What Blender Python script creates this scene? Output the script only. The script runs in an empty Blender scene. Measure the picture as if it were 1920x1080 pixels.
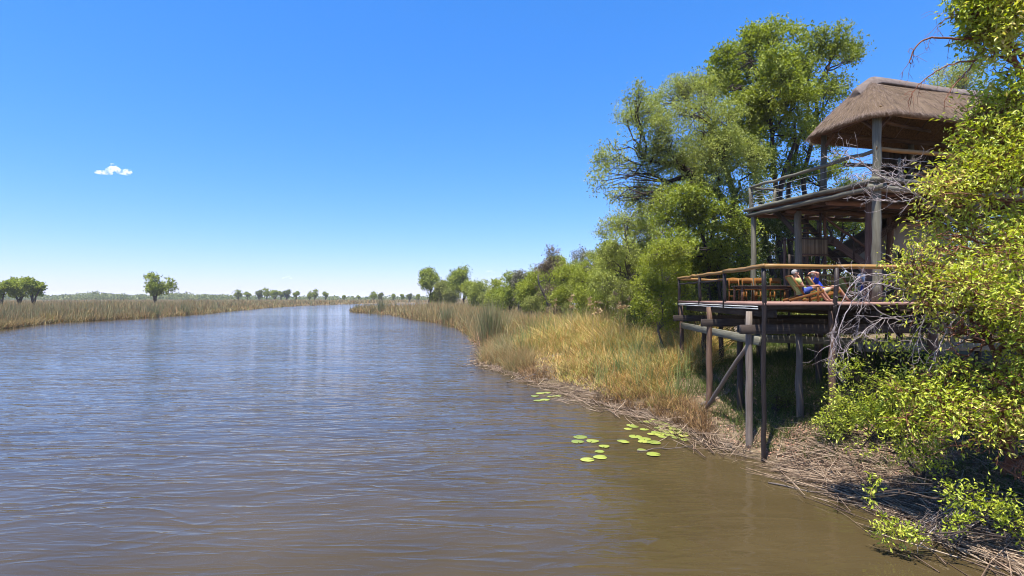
import bpy, math, random
import numpy as np
from mathutils import Matrix, Vector

# ------------------------------------------------------------------ camera, sky, sun, exposure
scene = bpy.context.scene
COL = scene.collection
EYE = 4.3                                   # eye height above the river, metres
HORIZON = 558.0                             # used only to turn sketch measurements into metres
cam_data = bpy.data.cameras.new('camera')
cam_data.lens = 18.75
cam_data.sensor_width = 36.0
cam_data.shift_y = 18.0 / 1920.0
cam_data.clip_start = 0.1
cam_data.clip_end = 40000.0
cam = bpy.data.objects.new('camera', cam_data)
cam.location = (0, 0, EYE)
cam.rotation_euler = (math.radians(90), 0, 0)
COL.objects.link(cam)
scene.camera = cam

SUN_ELEV = math.radians(73)
SUN_DIR = Vector((-0.6, -0.8, 0)).normalized() * math.cos(SUN_ELEV) + Vector((0, 0, math.sin(SUN_ELEV)))
world = bpy.data.worlds.new('World')
scene.world = world
world.use_nodes = True
wn, wl = world.node_tree.nodes, world.node_tree.links
wn.clear()
sky = wn.new('ShaderNodeTexSky')
sky.sky_type = 'NISHITA'
sky.sun_disc = False
sky.sun_elevation = SUN_ELEV
sky.sun_rotation = math.atan2(SUN_DIR.x, SUN_DIR.y)
sky.altitude = 0
sky.air_density = 1.0
sky.dust_density = 0.3
sky.ozone_density = 8.0
hs = wn.new('ShaderNodeHueSaturation')
hs.inputs['Saturation'].default_value = 1.3
hs.inputs['Hue'].default_value = 0.49
hs.inputs['Value'].default_value = 1.0
bg = wn.new('ShaderNodeBackground')
bg.inputs['Strength'].default_value = 0.15
wo = wn.new('ShaderNodeOutputWorld')
tint = wn.new('ShaderNodeMix')                # cool white balance of the photograph
tint.data_type = 'RGBA'
tint.blend_type = 'MULTIPLY'
tint.inputs[0].default_value = 1.0
tint.inputs[7].default_value = (0.94, 0.88, 1.35, 1.0)
gam = wn.new('ShaderNodeGamma')
gam.inputs['Gamma'].default_value = 0.7
wl.new(sky.outputs[0], tint.inputs[6])
wl.new(tint.outputs[2], gam.inputs['Color'])
wl.new(gam.outputs[0], hs.inputs['Color'])
wl.new(hs.outputs[0], bg.inputs['Color'])
wl.new(bg.outputs[0], wo.inputs['Surface'])

sun_data = bpy.data.lights.new('sun', 'SUN')
sun_data.energy = 5.0
sun_data.angle = math.radians(0.53)
sun_data.color = (1.0, 0.95, 0.86)
sun = bpy.data.objects.new('sun', sun_data)
sun.rotation_euler = SUN_DIR.to_track_quat('Z', 'Y').to_euler()
sun.location = (0, 0, 60)
COL.objects.link(sun)

scene.view_settings.view_transform = 'Standard'
scene.view_settings.look = 'None'
scene.view_settings.exposure = 1.12
scene.view_settings.gamma = 1.0
scene.view_settings.use_curve_mapping = False
scene.cycles.use_denoising = True
scene.cycles.filter_width = 1.0
scene.cycles.max_bounces = 8
scene.cycles.diffuse_bounces = 3
scene.cycles.glossy_bounces = 3
scene.cycles.transmission_bounces = 4
scene.cycles.volume_bounces = 4
scene.cycles.transparent_max_bounces = 8

# ------------------------------------------------------------------ helpers
R = np.random.default_rng
WM = {}                                      # world matrix of every object built here


def at(px, py, d):
    """A point d metres down the river, measured off the sketch."""
    return np.array([(px - 960.0) / 1000.0 * d, d, EYE - (py - HORIZON) / 1000.0 * d])


def build(name, V, F, mat, smooth=False):
    V = np.asarray(V, dtype=np.float32).reshape(-1, 3)
    me = bpy.data.meshes.new(name)
    F = [np.asarray(f, dtype=np.int32) for f in F if len(f)]
    me.vertices.add(len(V))
    me.vertices.foreach_set('co', V.ravel())
    tot = np.concatenate([np.full(len(f), f.shape[1], np.int32) for f in F])
    idx = np.concatenate([f.ravel() for f in F])
    me.loops.add(len(idx))
    me.loops.foreach_set('vertex_index', idx)
    me.polygons.add(len(tot))
    st = np.zeros(len(tot), np.int32)
    st[1:] = np.cumsum(tot)[:-1]
    me.polygons.foreach_set('loop_start', st)
    me.polygons.foreach_set('loop_total', tot)
    if smooth:
        me.polygons.foreach_set('use_smooth', np.ones(len(tot), bool))
    me.update(calc_edges=True)
    me.validate()
    if mat is not None:
        me.materials.append(mat)
    return me


class Acc:
    """Collects shapes that belong to ONE mesh."""
    def __init__(self):
        self.V, self.F, self.n = [], {3: [], 4: []}, 0

    def add(self, V, F):
        V = np.asarray(V, float).reshape(-1, 3)
        if len(V) == 0:
            return self
        self.V.append(V)
        for f in (F if isinstance(F, (list, tuple)) else [F]):
            f = np.asarray(f, int)
            if len(f):
                self.F[f.shape[1]].append(f + self.n)
        self.n += len(V)
        return self

    def mesh(self, name, mat, smooth=False, origin=None):
        V = np.concatenate(self.V)
        if origin is not None:
            V = V - np.asarray(origin, float)
        return build(name, V, [np.concatenate(x) for x in self.F.values() if x], mat, smooth)


def link(name, data, parent=None, world=None):
    o = bpy.data.objects.new(name, data)
    COL.objects.link(o)
    world = world if world is not None else (WM[parent.name] if parent is not None else Matrix.Identity(4))
    WM[o.name] = world.copy()
    if parent is not None:
        o.parent = parent
        o.matrix_basis = WM[parent.name].inverted() @ world
    else:
        o.matrix_basis = world
    return o


def tag(o, label=None, cat=None, group=None, kind=None):
    if label: o['label'] = label
    if cat: o['category'] = cat
    if group: o['group'] = group
    if kind: o['kind'] = kind
    return o


def thing(name, loc, label, cat, group=None, rz=0.0):
    o = link(name, None, None, Matrix.Translation(Vector([float(c) for c in loc])) @ Matrix.Rotation(rz, 4, 'Z'))
    o.empty_display_size = 0.2
    return tag(o, label, cat, group)


def T(loc):
    return Matrix.Translation(Vector([float(c) for c in loc]))


def axis_matrix(p0, p1, up=(0, 0, 1)):
    """Local +Z runs from p0 to p1; local X lies level where it can."""
    z = (Vector(p1) - Vector(p0)).normalized()
    u = Vector(up)
    if abs(z.dot(u)) > 0.999:
        u = Vector((0, 1, 0))
    x = u.cross(z).normalized()
    y = z.cross(x)
    m = Matrix((x, y, z)).transposed().to_4x4()
    m.translation = Vector(p0)
    return m


def tube(path, rad, k=8, cap=True):
    P = np.asarray(path, float)
    n = len(P)
    rad = np.broadcast_to(np.asarray(rad, float), (n,))
    Tn = np.gradient(P, axis=0)
    Tn /= np.linalg.norm(Tn, axis=1, keepdims=True) + 1e-9
    a = np.array([0, 0, 1.0]) if abs(Tn[0, 2]) < 0.9 else np.array([1.0, 0, 0])
    u = np.cross(Tn[0], a); u /= np.linalg.norm(u)
    th = np.arange(k) * 2 * np.pi / k
    V = np.zeros((n, k, 3))
    for i in range(n):
        u = u - Tn[i] * np.dot(u, Tn[i]); u /= np.linalg.norm(u) + 1e-9
        v = np.cross(Tn[i], u)
        V[i] = P[i] + rad[i] * (np.cos(th)[:, None] * u + np.sin(th)[:, None] * v)
    V = V.reshape(-1, 3)
    i, j = np.meshgrid(np.arange(n - 1), np.arange(k), indexing='ij')
    i, j = i.ravel(), j.ravel()
    q = np.stack([i * k + j, i * k + (j + 1) % k, (i + 1) * k + (j + 1) % k, (i + 1) * k + j], 1)
    tri = np.zeros((0, 3), int)
    if cap:
        V = np.vstack([V, P[0], P[-1]])
        c0, c1 = n * k, n * k + 1
        jj = np.arange(k)
        tri = np.vstack([np.stack([np.full(k, c0), (jj + 1) % k, jj], 1),
                         np.stack([np.full(k, c1), (n - 1) * k + jj, (n - 1) * k + (jj + 1) % k], 1)])
    return V, [q, tri]


def unit(a):
    return a / (np.linalg.norm(a, axis=-1, keepdims=True) + 1e-9)


def rods(P0, P1, r0, r1):
    """Many thin three-sided rods."""
    P0, P1 = np.asarray(P0, float), np.asarray(P1, float)
    n = len(P0)
    if n == 0:
        return np.zeros((0, 3)), [np.zeros((0, 4), int)]
    d = unit(P1 - P0)
    a = np.where(np.abs(d[:, 2:3]) < 0.9, np.array([[0, 0, 1.0]]), np.array([[1.0, 0, 0]]))
    u = unit(np.cross(d, a)); v = np.cross(d, u)
    r0 = np.broadcast_to(np.asarray(r0, float).reshape(-1, 1), (n, 1)); r1 = np.broadcast_to(np.asarray(r1, float).reshape(-1, 1), (n, 1))
    V = np.zeros((n, 6, 3))
    for k in range(3):
        c, s = math.cos(k * 2.0944), math.sin(k * 2.0944)
        V[:, k] = P0 + r0 * (c * u + s * v)
        V[:, 3 + k] = P1 + r1 * (c * u + s * v)
    b = (np.arange(n) * 6)[:, None]
    F = np.concatenate([b + np.array([[k, (k + 1) % 3, 3 + (k + 1) % 3, 3 + k]]) for k in range(3)])
    return V.reshape(-1, 3), [F]


def chains(P, rad):
    """Many bent rods: P is (n, m, 3), rad is (m,) or (n, m)."""
    n, m, _ = P.shape
    rad = np.broadcast_to(np.asarray(rad, float), (n, m))
    return rods(P[:, :-1].reshape(-1, 3), P[:, 1:].reshape(-1, 3), rad[:, :-1].ravel(), rad[:, 1:].ravel())


def leaf_quads(P, axis, nrm, L, W, fold=0.25):
    """Diamond leaves with a folded midrib: base, right, tip, left."""
    n = len(P)
    axis = unit(axis)
    side = unit(np.cross(axis, nrm)); nn = np.cross(side, axis)
    L = np.broadcast_to(np.asarray(L, float).reshape(-1, 1), (n, 1)); W = np.broadcast_to(np.asarray(W, float).reshape(-1, 1), (n, 1))
    V = np.zeros((n, 4, 3))
    V[:, 0] = P
    V[:, 1] = P + axis * L * 0.48 + side * W * 0.5 + nn * W * fold
    V[:, 2] = P + axis * L - nn * L * 0.12
    V[:, 3] = P + axis * L * 0.48 - side * W * 0.5 + nn * W * fold
    b = (np.arange(n) * 4)[:, None]
    F = np.concatenate([b + np.array([[0, 1, 2]]), b + np.array([[0, 2, 3]])])
    return V.reshape(-1, 3), [F]


def box_mesh(name, sx, sy, sz, mat, bevel=0.0):
    """A box standing on local z=0, chamfered along its length; grain runs along local Z."""
    x, y = sx / 2, sy / 2
    b = min(bevel, x * 0.6, y * 0.6)
    if b > 0:
        ring = np.array([(-x + b, -y), (x - b, -y), (x, -y + b), (x, y - b), (x - b, y), (-x + b, y), (-x, y - b), (-x, -y + b)])
    else:
        ring = np.array([(-x, -y), (x, -y), (x, y), (-x, y)])
    k = len(ring)
    V = np.vstack([np.c_[ring, np.zeros(k)], np.c_[ring, np.full(k, sz)], [[0, 0, 0]], [[0, 0, sz]]])
    j = np.arange(k)
    q = np.stack([j, (j + 1) % k, k + (j + 1) % k, k + j], 1)
    t = np.vstack([np.stack([np.full(k, 2 * k), (j + 1) % k, j], 1), np.stack([np.full(k, 2 * k + 1), k + j, k + (j + 1) % k], 1)])
    return build(name, V, [q, t], mat)


def board(name, p0, p1, w, h, mat, parent, bevel=0.008):
    """A sawn timber from p0 to p1 (centre line), w wide level, h high."""
    L = (Vector(p1) - Vector(p0)).length
    return link(name, box_mesh(name, w, h, L, mat, bevel), parent, axis_matrix(p0, p1))


def pole(name, p0, p1, r0, r1, mat, parent, seed=0, wob=0.012, k=10, sag=0.0):
    """A round, slightly crooked timber pole from p0 to p1."""
    L = (Vector(p1) - Vector(p0)).length
    n = max(4, int(L / 0.5) + 2)
    g = R(seed + int(abs(p0[0] * 131 + p0[1] * 71 + p0[2] * 17)) % 9999)
    t = np.linspace(0, 1, n)
    off = g.normal(0, wob, (n, 2)); off[0] = off[-1] = 0
    path = np.c_[off, t * L]
    rad = (r0 + (r1 - r0) * t) * (1 + g.normal(0, 0.025, n))
    m = axis_matrix(p0, p1)
    if sag:
        path[:, 1] -= sag * np.sin(np.pi * t)
    V, F = tube(path, rad, k)
    return link(name, build(name, V, F, mat, True), parent, m)


# ------------------------------------------------------------------ materials
def new_mat(name):
    m = bpy.data.materials.new(name)
    m.use_nodes = True
    m.node_tree.nodes.clear()
    return m, m.node_tree.nodes, m.node_tree.links


def ramp(n, stops, interp='LINEAR'):
    r = n.new('ShaderNodeValToRGB')
    r.color_ramp.interpolation = interp
    e = r.color_ramp.elements
    while len(e) < len(stops):
        e.new(0.5)
    for i, (p, c) in enumerate(stops):
        e[i].position = p
        e[i].color = (*c, 1) if len(c) == 3 else c
    return r


def leaf_mat(name, cols, trans=0.35, rough=0.5, patch=0.4, single=False):
    """Leaf surface: a colour per leaf, light passing through, a faint gloss."""
    m, n, l = new_mat(name)
    geo = n.new('ShaderNodeNewGeometry')
    k = len(cols)
    r = ramp(n, [(i / max(1, k - 1), c) for i, c in enumerate(cols)])
    tc = n.new('ShaderNodeTexCoord')
    nz = n.new('ShaderNodeTexNoise'); nz.inputs['Scale'].default_value = patch; nz.inputs['Detail'].default_value = 2
    l.new(tc.outputs['Object'], nz.inputs['Vector'])
    mix = n.new('ShaderNodeMath'); mix.operation = 'MULTIPLY_ADD'
    mix.inputs[1].default_value = 0.55
    sub = n.new('ShaderNodeMath'); sub.operation = 'MULTIPLY_ADD'; sub.inputs[1].default_value = 0.95; sub.inputs[2].default_value = -0.25
    l.new(nz.outputs['Fac'], sub.inputs[0])
    oi = n.new('ShaderNodeObjectInfo')
    l.new(oi.outputs['Random'] if single else geo.outputs['Random Per Island'], mix.inputs[0]); l.new(sub.outputs[0], mix.inputs[2])
    l.new(mix.outputs[0], r.inputs['Fac'])
    p = n.new('ShaderNodeBsdfPrincipled')
    p.inputs['Roughness'].default_value = rough
    p.inputs['Specular IOR Level'].default_value = 0.35
    tr = n.new('ShaderNodeBsdfTranslucent')
    hsv = n.new('ShaderNodeHueSaturation'); hsv.inputs['Saturation'].default_value = 1.1; hsv.inputs['Value'].default_value = 1.5
    l.new(r.outputs[0], hsv.inputs['Color']); l.new(hsv.outputs[0], tr.inputs['Color'])
    l.new(r.outputs[0], p.inputs['Base Color'])
    ms = n.new('ShaderNodeMixShader'); ms.inputs[0].default_value = trans
    l.new(p.outputs[0], ms.inputs[1]); l.new(tr.outputs[0], ms.inputs[2])
    o = n.new('ShaderNodeOutputMaterial'); l.new(ms.outputs[0], o.inputs['Surface'])
    return m


def grain_mat(name, cols, sc=(9, 9, 0.6), rough=0.75, bump=0.25, speck=0.0):
    """Timber: grain along the object's own Z, each piece a little different."""
    m, n, l = new_mat(name)
    tc = n.new('ShaderNodeTexCoord'); mp = n.new('ShaderNodeMapping'); mp.inputs['Scale'].default_value = sc
    oi = n.new('ShaderNodeObjectInfo')
    ad = n.new('ShaderNodeVectorMath'); ad.operation = 'ADD'
    mul = n.new('ShaderNodeMath'); mul.operation = 'MULTIPLY'; mul.inputs[1].default_value = 40
    l.new(oi.outputs['Random'], mul.inputs[0]); l.new(mul.outputs[0], ad.inputs[1])
    l.new(tc.outputs['Object'], ad.inputs[0]); l.new(ad.outputs[0], mp.inputs['Vector'])
    nz = n.new('ShaderNodeTexNoise'); nz.inputs['Scale'].default_value = 2.2; nz.inputs['Detail'].default_value = 6; nz.inputs['Roughness'].default_value = 0.62
    l.new(mp.outputs[0], nz.inputs['Vector'])
    nz2 = n.new('ShaderNodeTexNoise'); nz2.inputs['Scale'].default_value = 0.9; nz2.inputs['Detail'].default_value = 3
    l.new(ad.outputs[0], nz2.inputs['Vector'])
    a = n.new('ShaderNodeMath'); a.operation = 'MULTIPLY_ADD'; a.inputs[1].default_value = 0.65
    b = n.new('ShaderNodeMath'); b.operation = 'MULTIPLY'; b.inputs[1].default_value = 0.35
    l.new(nz.outputs['Fac'], a.inputs[0]); l.new(nz2.outputs['Fac'], b.inputs[0]); l.new(b.outputs[0], a.inputs[2])
    k = len(cols)
    r = ramp(n, [(0.3 + 0.4 * i / max(1, k - 1), c) for i, c in enumerate(cols)])
    l.new(a.outputs[0], r.inputs['Fac'])
    hv = n.new('ShaderNodeHueSaturation')
    mr = n.new('ShaderNodeMapRange'); mr.inputs['To Min'].default_value = 0.75; mr.inputs['To Max'].default_value = 1.2
    l.new(oi.outputs['Random'], mr.inputs['Value']); l.new(mr.outputs[0], hv.inputs['Value']); l.new(r.outputs[0], hv.inputs['Color'])
    p = n.new('ShaderNodeBsdfPrincipled'); p.inputs['Roughness'].default_value = rough; p.inputs['Specular IOR Level'].default_value = 0.25
    l.new(hv.outputs[0], p.inputs['Base Color'])
    bp = n.new('ShaderNodeBump'); bp.inputs['Strength'].default_value = bump; bp.inputs['Distance'].default_value = 0.01
    l.new(nz.outputs['Fac'], bp.inputs['Height']); l.new(bp.outputs[0], p.inputs['Normal'])
    o = n.new('ShaderNodeOutputMaterial'); l.new(p.outputs[0], o.inputs['Surface'])
    return m


def noise_mat(name, cols, scale=3.0, rough=0.85, bump=0.3, dist=0.02, coord='Object', stretch=(1, 1, 1), spec=0.2, detail=6, pos=(0.3, 0.7)):
    m, n, l = new_mat(name)
    tc = n.new('ShaderNodeTexCoord'); mp = n.new('ShaderNodeMapping'); mp.inputs['Scale'].default_value = stretch
    l.new(tc.outputs[coord], mp.inputs['Vector'])
    nz = n.new('ShaderNodeTexNoise'); nz.inputs['Scale'].default_value = scale; nz.inputs['Detail'].default_value = detail; nz.inputs['Roughness'].default_value = 0.65
    l.new(mp.outputs[0], nz.inputs['Vector'])
    k = len(cols)
    r = ramp(n, [(pos[0] + (pos[1] - pos[0]) * i / max(1, k - 1), c) for i, c in enumerate(cols)])
    l.new(nz.outputs['Fac'], r.inputs['Fac'])
    p = n.new('ShaderNodeBsdfPrincipled'); p.inputs['Roughness'].default_value = rough; p.inputs['Specular IOR Level'].default_value = spec
    l.new(r.outputs[0], p.inputs['Base Color'])
    if bump:
        bp = n.new('ShaderNodeBump'); bp.inputs['Strength'].default_value = bump; bp.inputs['Distance'].default_value = dist
        l.new(nz.outputs['Fac'], bp.inputs['Height']); l.new(bp.outputs[0], p.inputs['Normal'])
    o = n.new('ShaderNodeOutputMaterial'); l.new(p.outputs[0], o.inputs['Surface'])
    return m


def island_mat(name, cols, rough=0.7, trans=0.0, patch=0.0, jitter=1.0):
    """A colour per stem or stick, optionally drifting in patches over the ground."""
    m, n, l = new_mat(name)
    geo = n.new('ShaderNodeNewGeometry')
    k = len(cols)
    r = ramp(n, [(i / max(1, k - 1), c) for i, c in enumerate(cols)])
    if patch:
        nz = n.new('ShaderNodeTexNoise'); nz.inputs['Scale'].default_value = patch; nz.inputs['Detail'].default_value = 3
        l.new(geo.outputs['Position'], nz.inputs['Vector'])
        mr = n.new('ShaderNodeMapRange'); mr.inputs['From Min'].default_value = 0.32; mr.inputs['From Max'].default_value = 0.68
        mr.inputs['To Min'].default_value = -0.05; mr.inputs['To Max'].default_value = 0.55
        l.new(nz.outputs['Fac'], mr.inputs['Value'])
        a = n.new('ShaderNodeMath'); a.operation = 'MULTIPLY_ADD'; a.inputs[1].default_value = 0.5
        l.new(geo.outputs['Random Per Island'], a.inputs[0]); l.new(mr.outputs[0], a.inputs[2]); l.new(a.outputs[0], r.inputs['Fac'])
    else:
        l.new(geo.outputs['Random Per Island'], r.inputs['Fac'])
    p = n.new('ShaderNodeBsdfPrincipled'); p.inputs['Roughness'].default_value = rough; p.inputs['Specular IOR Level'].default_value = 0.2
    l.new(r.outputs[0], p.inputs['Base Color'])
    o = n.new('ShaderNodeOutputMaterial')
    if trans:
        tr = n.new('ShaderNodeBsdfTranslucent'); l.new(r.outputs[0], tr.inputs['Color'])
        ms = n.new('ShaderNodeMixShader'); ms.inputs[0].default_value = trans
        l.new(p.outputs[0], ms.inputs[1]); l.new(tr.outputs[0], ms.inputs[2]); l.new(ms.outputs[0], o.inputs['Surface'])
    else:
        l.new(p.outputs[0], o.inputs['Surface'])
    return m


M = {}
M['leaf_lime'] = leaf_mat('leaf_lime', [(0.151, 0.181, 0.018), (0.252, 0.284, 0.031), (0.352, 0.382, 0.062)])
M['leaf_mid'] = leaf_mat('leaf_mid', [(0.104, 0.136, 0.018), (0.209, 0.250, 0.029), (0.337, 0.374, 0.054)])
M['leaf_feather'] = leaf_mat('leaf_feather', [(0.151, 0.180, 0.038), (0.265, 0.297, 0.060), (0.392, 0.420, 0.100)])
M['leaf_olive'] = leaf_mat('leaf_olive', [(0.112, 0.131, 0.028), (0.200, 0.217, 0.045), (0.300, 0.315, 0.079)])
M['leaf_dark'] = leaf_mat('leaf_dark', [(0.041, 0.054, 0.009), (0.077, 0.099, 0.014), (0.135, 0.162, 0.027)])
M['leaf_grey'] = leaf_mat('leaf_grey', [(0.121, 0.110, 0.077), (0.176, 0.165, 0.110), (0.176, 0.187, 0.088)], trans=0.2)
M['leaf_brown'] = leaf_mat('leaf_brown', [(0.132, 0.094, 0.055), (0.187, 0.132, 0.077), (0.165, 0.154, 0.066)], trans=0.2)
M['leaf_near'] = leaf_mat('leaf_near', [(0.119, 0.165, 0.019), (0.264, 0.324, 0.028), (0.411, 0.462, 0.046), (0.530, 0.538, 0.090), (0.663, 0.469, 0.203)], trans=0.33, rough=0.38, patch=0.7)
M['leaf_single'] = leaf_mat('leaf_single', [(0.138, 0.189, 0.013), (0.276, 0.341, 0.020), (0.413, 0.468, 0.041), (0.527, 0.506, 0.084)], trans=0.33, rough=0.38, patch=0.7, single=True)
M['leaf_far'] = leaf_mat('leaf_far', [(0.066, 0.088, 0.022), (0.121, 0.149, 0.033), (0.187, 0.209, 0.055)])
M['bark'] = noise_mat('bark', [(.05, .04, .032), (.12, .10, .08), (.18, .15, .12)], 6, 0.9, 0.6, 0.03, stretch=(1, 1, 0.35))
M['bark_dark'] = noise_mat('bark_dark', [(0.024, 0.018, 0.014), (0.056, 0.040, 0.032), (0.088, 0.068, 0.056)], 8, 0.9, 0.6, 0.03, stretch=(1, 1, 0.35))
M['bark_red'] = noise_mat('bark_red', [(.10, .035, .022), (.20, .085, .05), (.26, .13, .08)], 9, 0.9, 0.6, 0.02, stretch=(1, 1, 0.35))
M['dead_wood'] = noise_mat('dead_wood', [(.15, .11, .10), (.30, .25, .235), (.44, .385, .365)], 10, 0.8, 0.3, 0.01)
M['wood_grey'] = grain_mat('wood_grey', [(0.065, 0.059, 0.041), (0.130, 0.121, 0.085), (0.202, 0.195, 0.144)])
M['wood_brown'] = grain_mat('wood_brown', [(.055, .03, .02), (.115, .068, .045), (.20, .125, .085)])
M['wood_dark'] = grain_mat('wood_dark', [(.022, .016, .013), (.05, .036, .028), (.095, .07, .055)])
M['wood_creosote'] = grain_mat('wood_creosote', [(.010, .008, .008), (.022, .016, .015), (.045, .033, .03)], rough=0.55)
M['wood_honey'] = grain_mat('wood_honey', [(0.173, 0.088, 0.025), (0.279, 0.157, 0.051), (0.365, 0.227, 0.090)], rough=0.5)
M['wood_teak'] = grain_mat('wood_teak', [(0.112, 0.043, 0.009), (0.173, 0.071, 0.014), (0.224, 0.102, 0.023)], rough=0.45)
M['wood_pale'] = grain_mat('wood_pale', [(0.095, 0.071, 0.058), (0.163, 0.130, 0.106), (0.245, 0.204, 0.170)])
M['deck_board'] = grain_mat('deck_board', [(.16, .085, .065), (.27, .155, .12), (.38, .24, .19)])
M['rope_grey'] = noise_mat('rope_grey', [(.35, .35, .33), (.55, .55, .52)], 30, 0.7, 0)
M['plaster'] = noise_mat('plaster', [(0.310, 0.277, 0.229), (0.409, 0.373, 0.312), (0.446, 0.409, 0.346)], 1.5, 0.9, 0.1, 0.01)
M['reed_mat'] = island_mat('reed_mat', [(.10, .075, .045), (.20, .15, .085), (.29, .22, .13)])
M['fabric_green'] = noise_mat('fabric_green', [(0.154, 0.231, 0.070), (0.210, 0.294, 0.105)], 40, 0.9, 0.1, 0.002)
M['fabric_lime'] = noise_mat('fabric_lime', [(0.288, 0.330, 0.108), (0.360, 0.396, 0.168)], 30, 0.9, 0)
M['fabric_blue'] = noise_mat('fabric_blue', [(.012, .035, .33), (.02, .06, .48)], 20, 0.9, 0)
M['fabric_navy'] = noise_mat('fabric_navy', [(.03, .05, .20), (.06, .09, .30)], 20, 0.9, 0)
M['fabric_white'] = noise_mat('fabric_white', [(.60, .60, .58), (.78, .78, .76)], 20, 0.9, 0)
M['fabric_tan'] = noise_mat('fabric_tan', [(.34, .28, .20), (.44, .37, .27)], 20, 0.9, 0)
M['skin'] = noise_mat('skin', [(0.336, 0.168, 0.112), (0.416, 0.224, 0.152)], 12, 0.6, 0)
M['hair_grey'] = noise_mat('hair_grey', [(0.180, 0.174, 0.162), (0.312, 0.300, 0.282)], 60, 0.7, 0.3, 0.004)
M['niche_shade_eye_dark'] = noise_mat('niche_shade_eye_dark', [(.012, .010, .009), (.02, .017, .014)], 5, 0.9, 0)
M['steel'] = noise_mat('steel', [(.018, .015, .015), (.05, .038, .035)], 14, 0.45, 0.15, 0.004, spec=0.5)

# ------------------------------------------------------------------ the river, its banks and the plain
SHORE_R = np.array([(9.4, -30), (9.4, 2), (9.2, 6), (9.0, 8.6), (8.7, 10.4), (8.3, 11.8), (7.5, 13.0), (6.8, 13.7), (6.1, 14.7),
                    (6.05, 16.4), (5.7, 18.0), (4.7, 20.3), (3.0, 23), (0.8, 28), (-.3, 32.0), (-1.9, 35), (-1.5, 43), (-3.0, 51), (-6, 68),
                    (-9.9, 86), (-18, 102), (-27, 126), (-35, 143), (-47, 159), (-49.5, 165), (-47, 185), (-36, 235), (-5, 300), (80, 350), (420, 392)], float)
SHORE_L = np.array([(-66, -30), (-66, 40), (-70, 73), (-78.5, 91), (-77, 108), (-84, 148), (-101, 215), (-113, 285), (-104, 356),
                    (-60, 398), (60, 432), (420, 470)], float)
RIVER = np.vstack([SHORE_R, SHORE_L[::-1]])


def wiggle(poly, seed, amp=0.035):
    """Break the straight runs of a shore into small bays and points."""
    g = R(seed)
    out = []
    for a, b in zip(poly[:-1], poly[1:]):
        L = np.linalg.norm(b - a); n = max(1, int(L / max(0.9, 0.03 * abs(a[1]))))
        n = min(n, 40)
        nrm = np.array([-(b - a)[1], (b - a)[0]]) / L
        for i in range(n):
            out.append(a + (b - a) * i / n + nrm * g.normal(0, 1) * (0 if i == 0 else amp * (L / n + 1.5)) * 1.6)
    out.append(poly[-1])
    return np.array(out)


RIVER = np.vstack([wiggle(SHORE_R, 3), wiggle(SHORE_L, 4)[::-1]])


def river_dist(X, Y):
    """Signed distance to the water's edge: positive on land, negative in the river."""
    X = np.asarray(X, float).ravel(); Y = np.asarray(Y, float).ravel()
    best = np.full(X.shape, 1e18); inside = np.zeros(X.shape, bool)
    A = RIVER; B = np.roll(RIVER, -1, axis=0)
    for (ax, ay), (bx, by) in zip(A, B):
        dx, dy = bx - ax, by - ay
        t = np.clip(((X - ax) * dx + (Y - ay) * dy) / (dx * dx + dy * dy + 1e-12), 0, 1)
        best = np.minimum(best, (X - ax - t * dx) ** 2 + (Y - ay - t * dy) ** 2)
        c = ((ay > Y) != (by > Y))
        if dy != 0:
            inside ^= c & (X < dx * (Y - ay) / dy + ax)
    d = np.sqrt(best)
    return np.where(inside, -d, d)


def bumps(X, Y, s, seed):
    g = R(seed)
    z = np.zeros_like(X, dtype=float)
    for k in range(6):
        a = g.uniform(0, 6.28); f = s * (1.7 ** k) ; p = g.uniform(0, 6.28)
        z += np.sin((X * math.cos(a) + Y * math.sin(a)) * f + p) / (1.55 ** k)
    return z / 2.2


def ground_z(X, Y, dist=None):
    X = np.asarray(X, float); Y = np.asarray(Y, float)
    sh = X.shape
    X, Y = X.ravel(), Y.ravel()
    d = river_dist(X, Y) if dist is None else np.asarray(dist).ravel()
    near = 1 / (1 + np.exp((Y - 55) / 10.0)) / (1 + np.exp(-(X + 12) / 4.0))
    hmax = 0.45 + 1.65 * near
    z = np.where(d > 0, hmax * (1 - np.exp(-d / 3.6)) + 0.015, np.maximum(-1.2, d * 0.35))
    z = z + np.where(d > 0.15, near * 0.07 * bumps(X, Y, 1.1, 7) * np.clip(d, 0, 1) + 0.05 * bumps(X, Y, 0.3, 8) * np.clip(d / 3, 0, 1), 0)
    return z.reshape(sh)


def gz(x, y):
    return float(ground_z(np.array([x]), np.array([y]))[0])


def axis_lines(c, fine, step, grow, lim):
    out = [0.0]
    while out[-1] < lim:
        s = step if out[-1] < fine else step + (out[-1] - fine) * grow
        out.append(out[-1] + s)
    o = np.array(out)
    return np.unique(np.concatenate([c - o[::-1], c + o]))


xs = axis_lines(6.0, 9.0, 0.22, 0.085, 9000)
ys = axis_lines(17.0, 11.0, 0.22, 0.06, 9000)
GX, GY = np.meshgrid(xs, ys)
GZ = ground_z(GX, GY)
nx, ny = len(xs), len(ys)
ii, jj = np.meshgrid(np.arange(ny - 1), np.arange(nx - 1), indexing='ij')
a = (ii * nx + jj).ravel()
gq = np.stack([a, a + 1, a + nx + 1, a + nx], 1)


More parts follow.
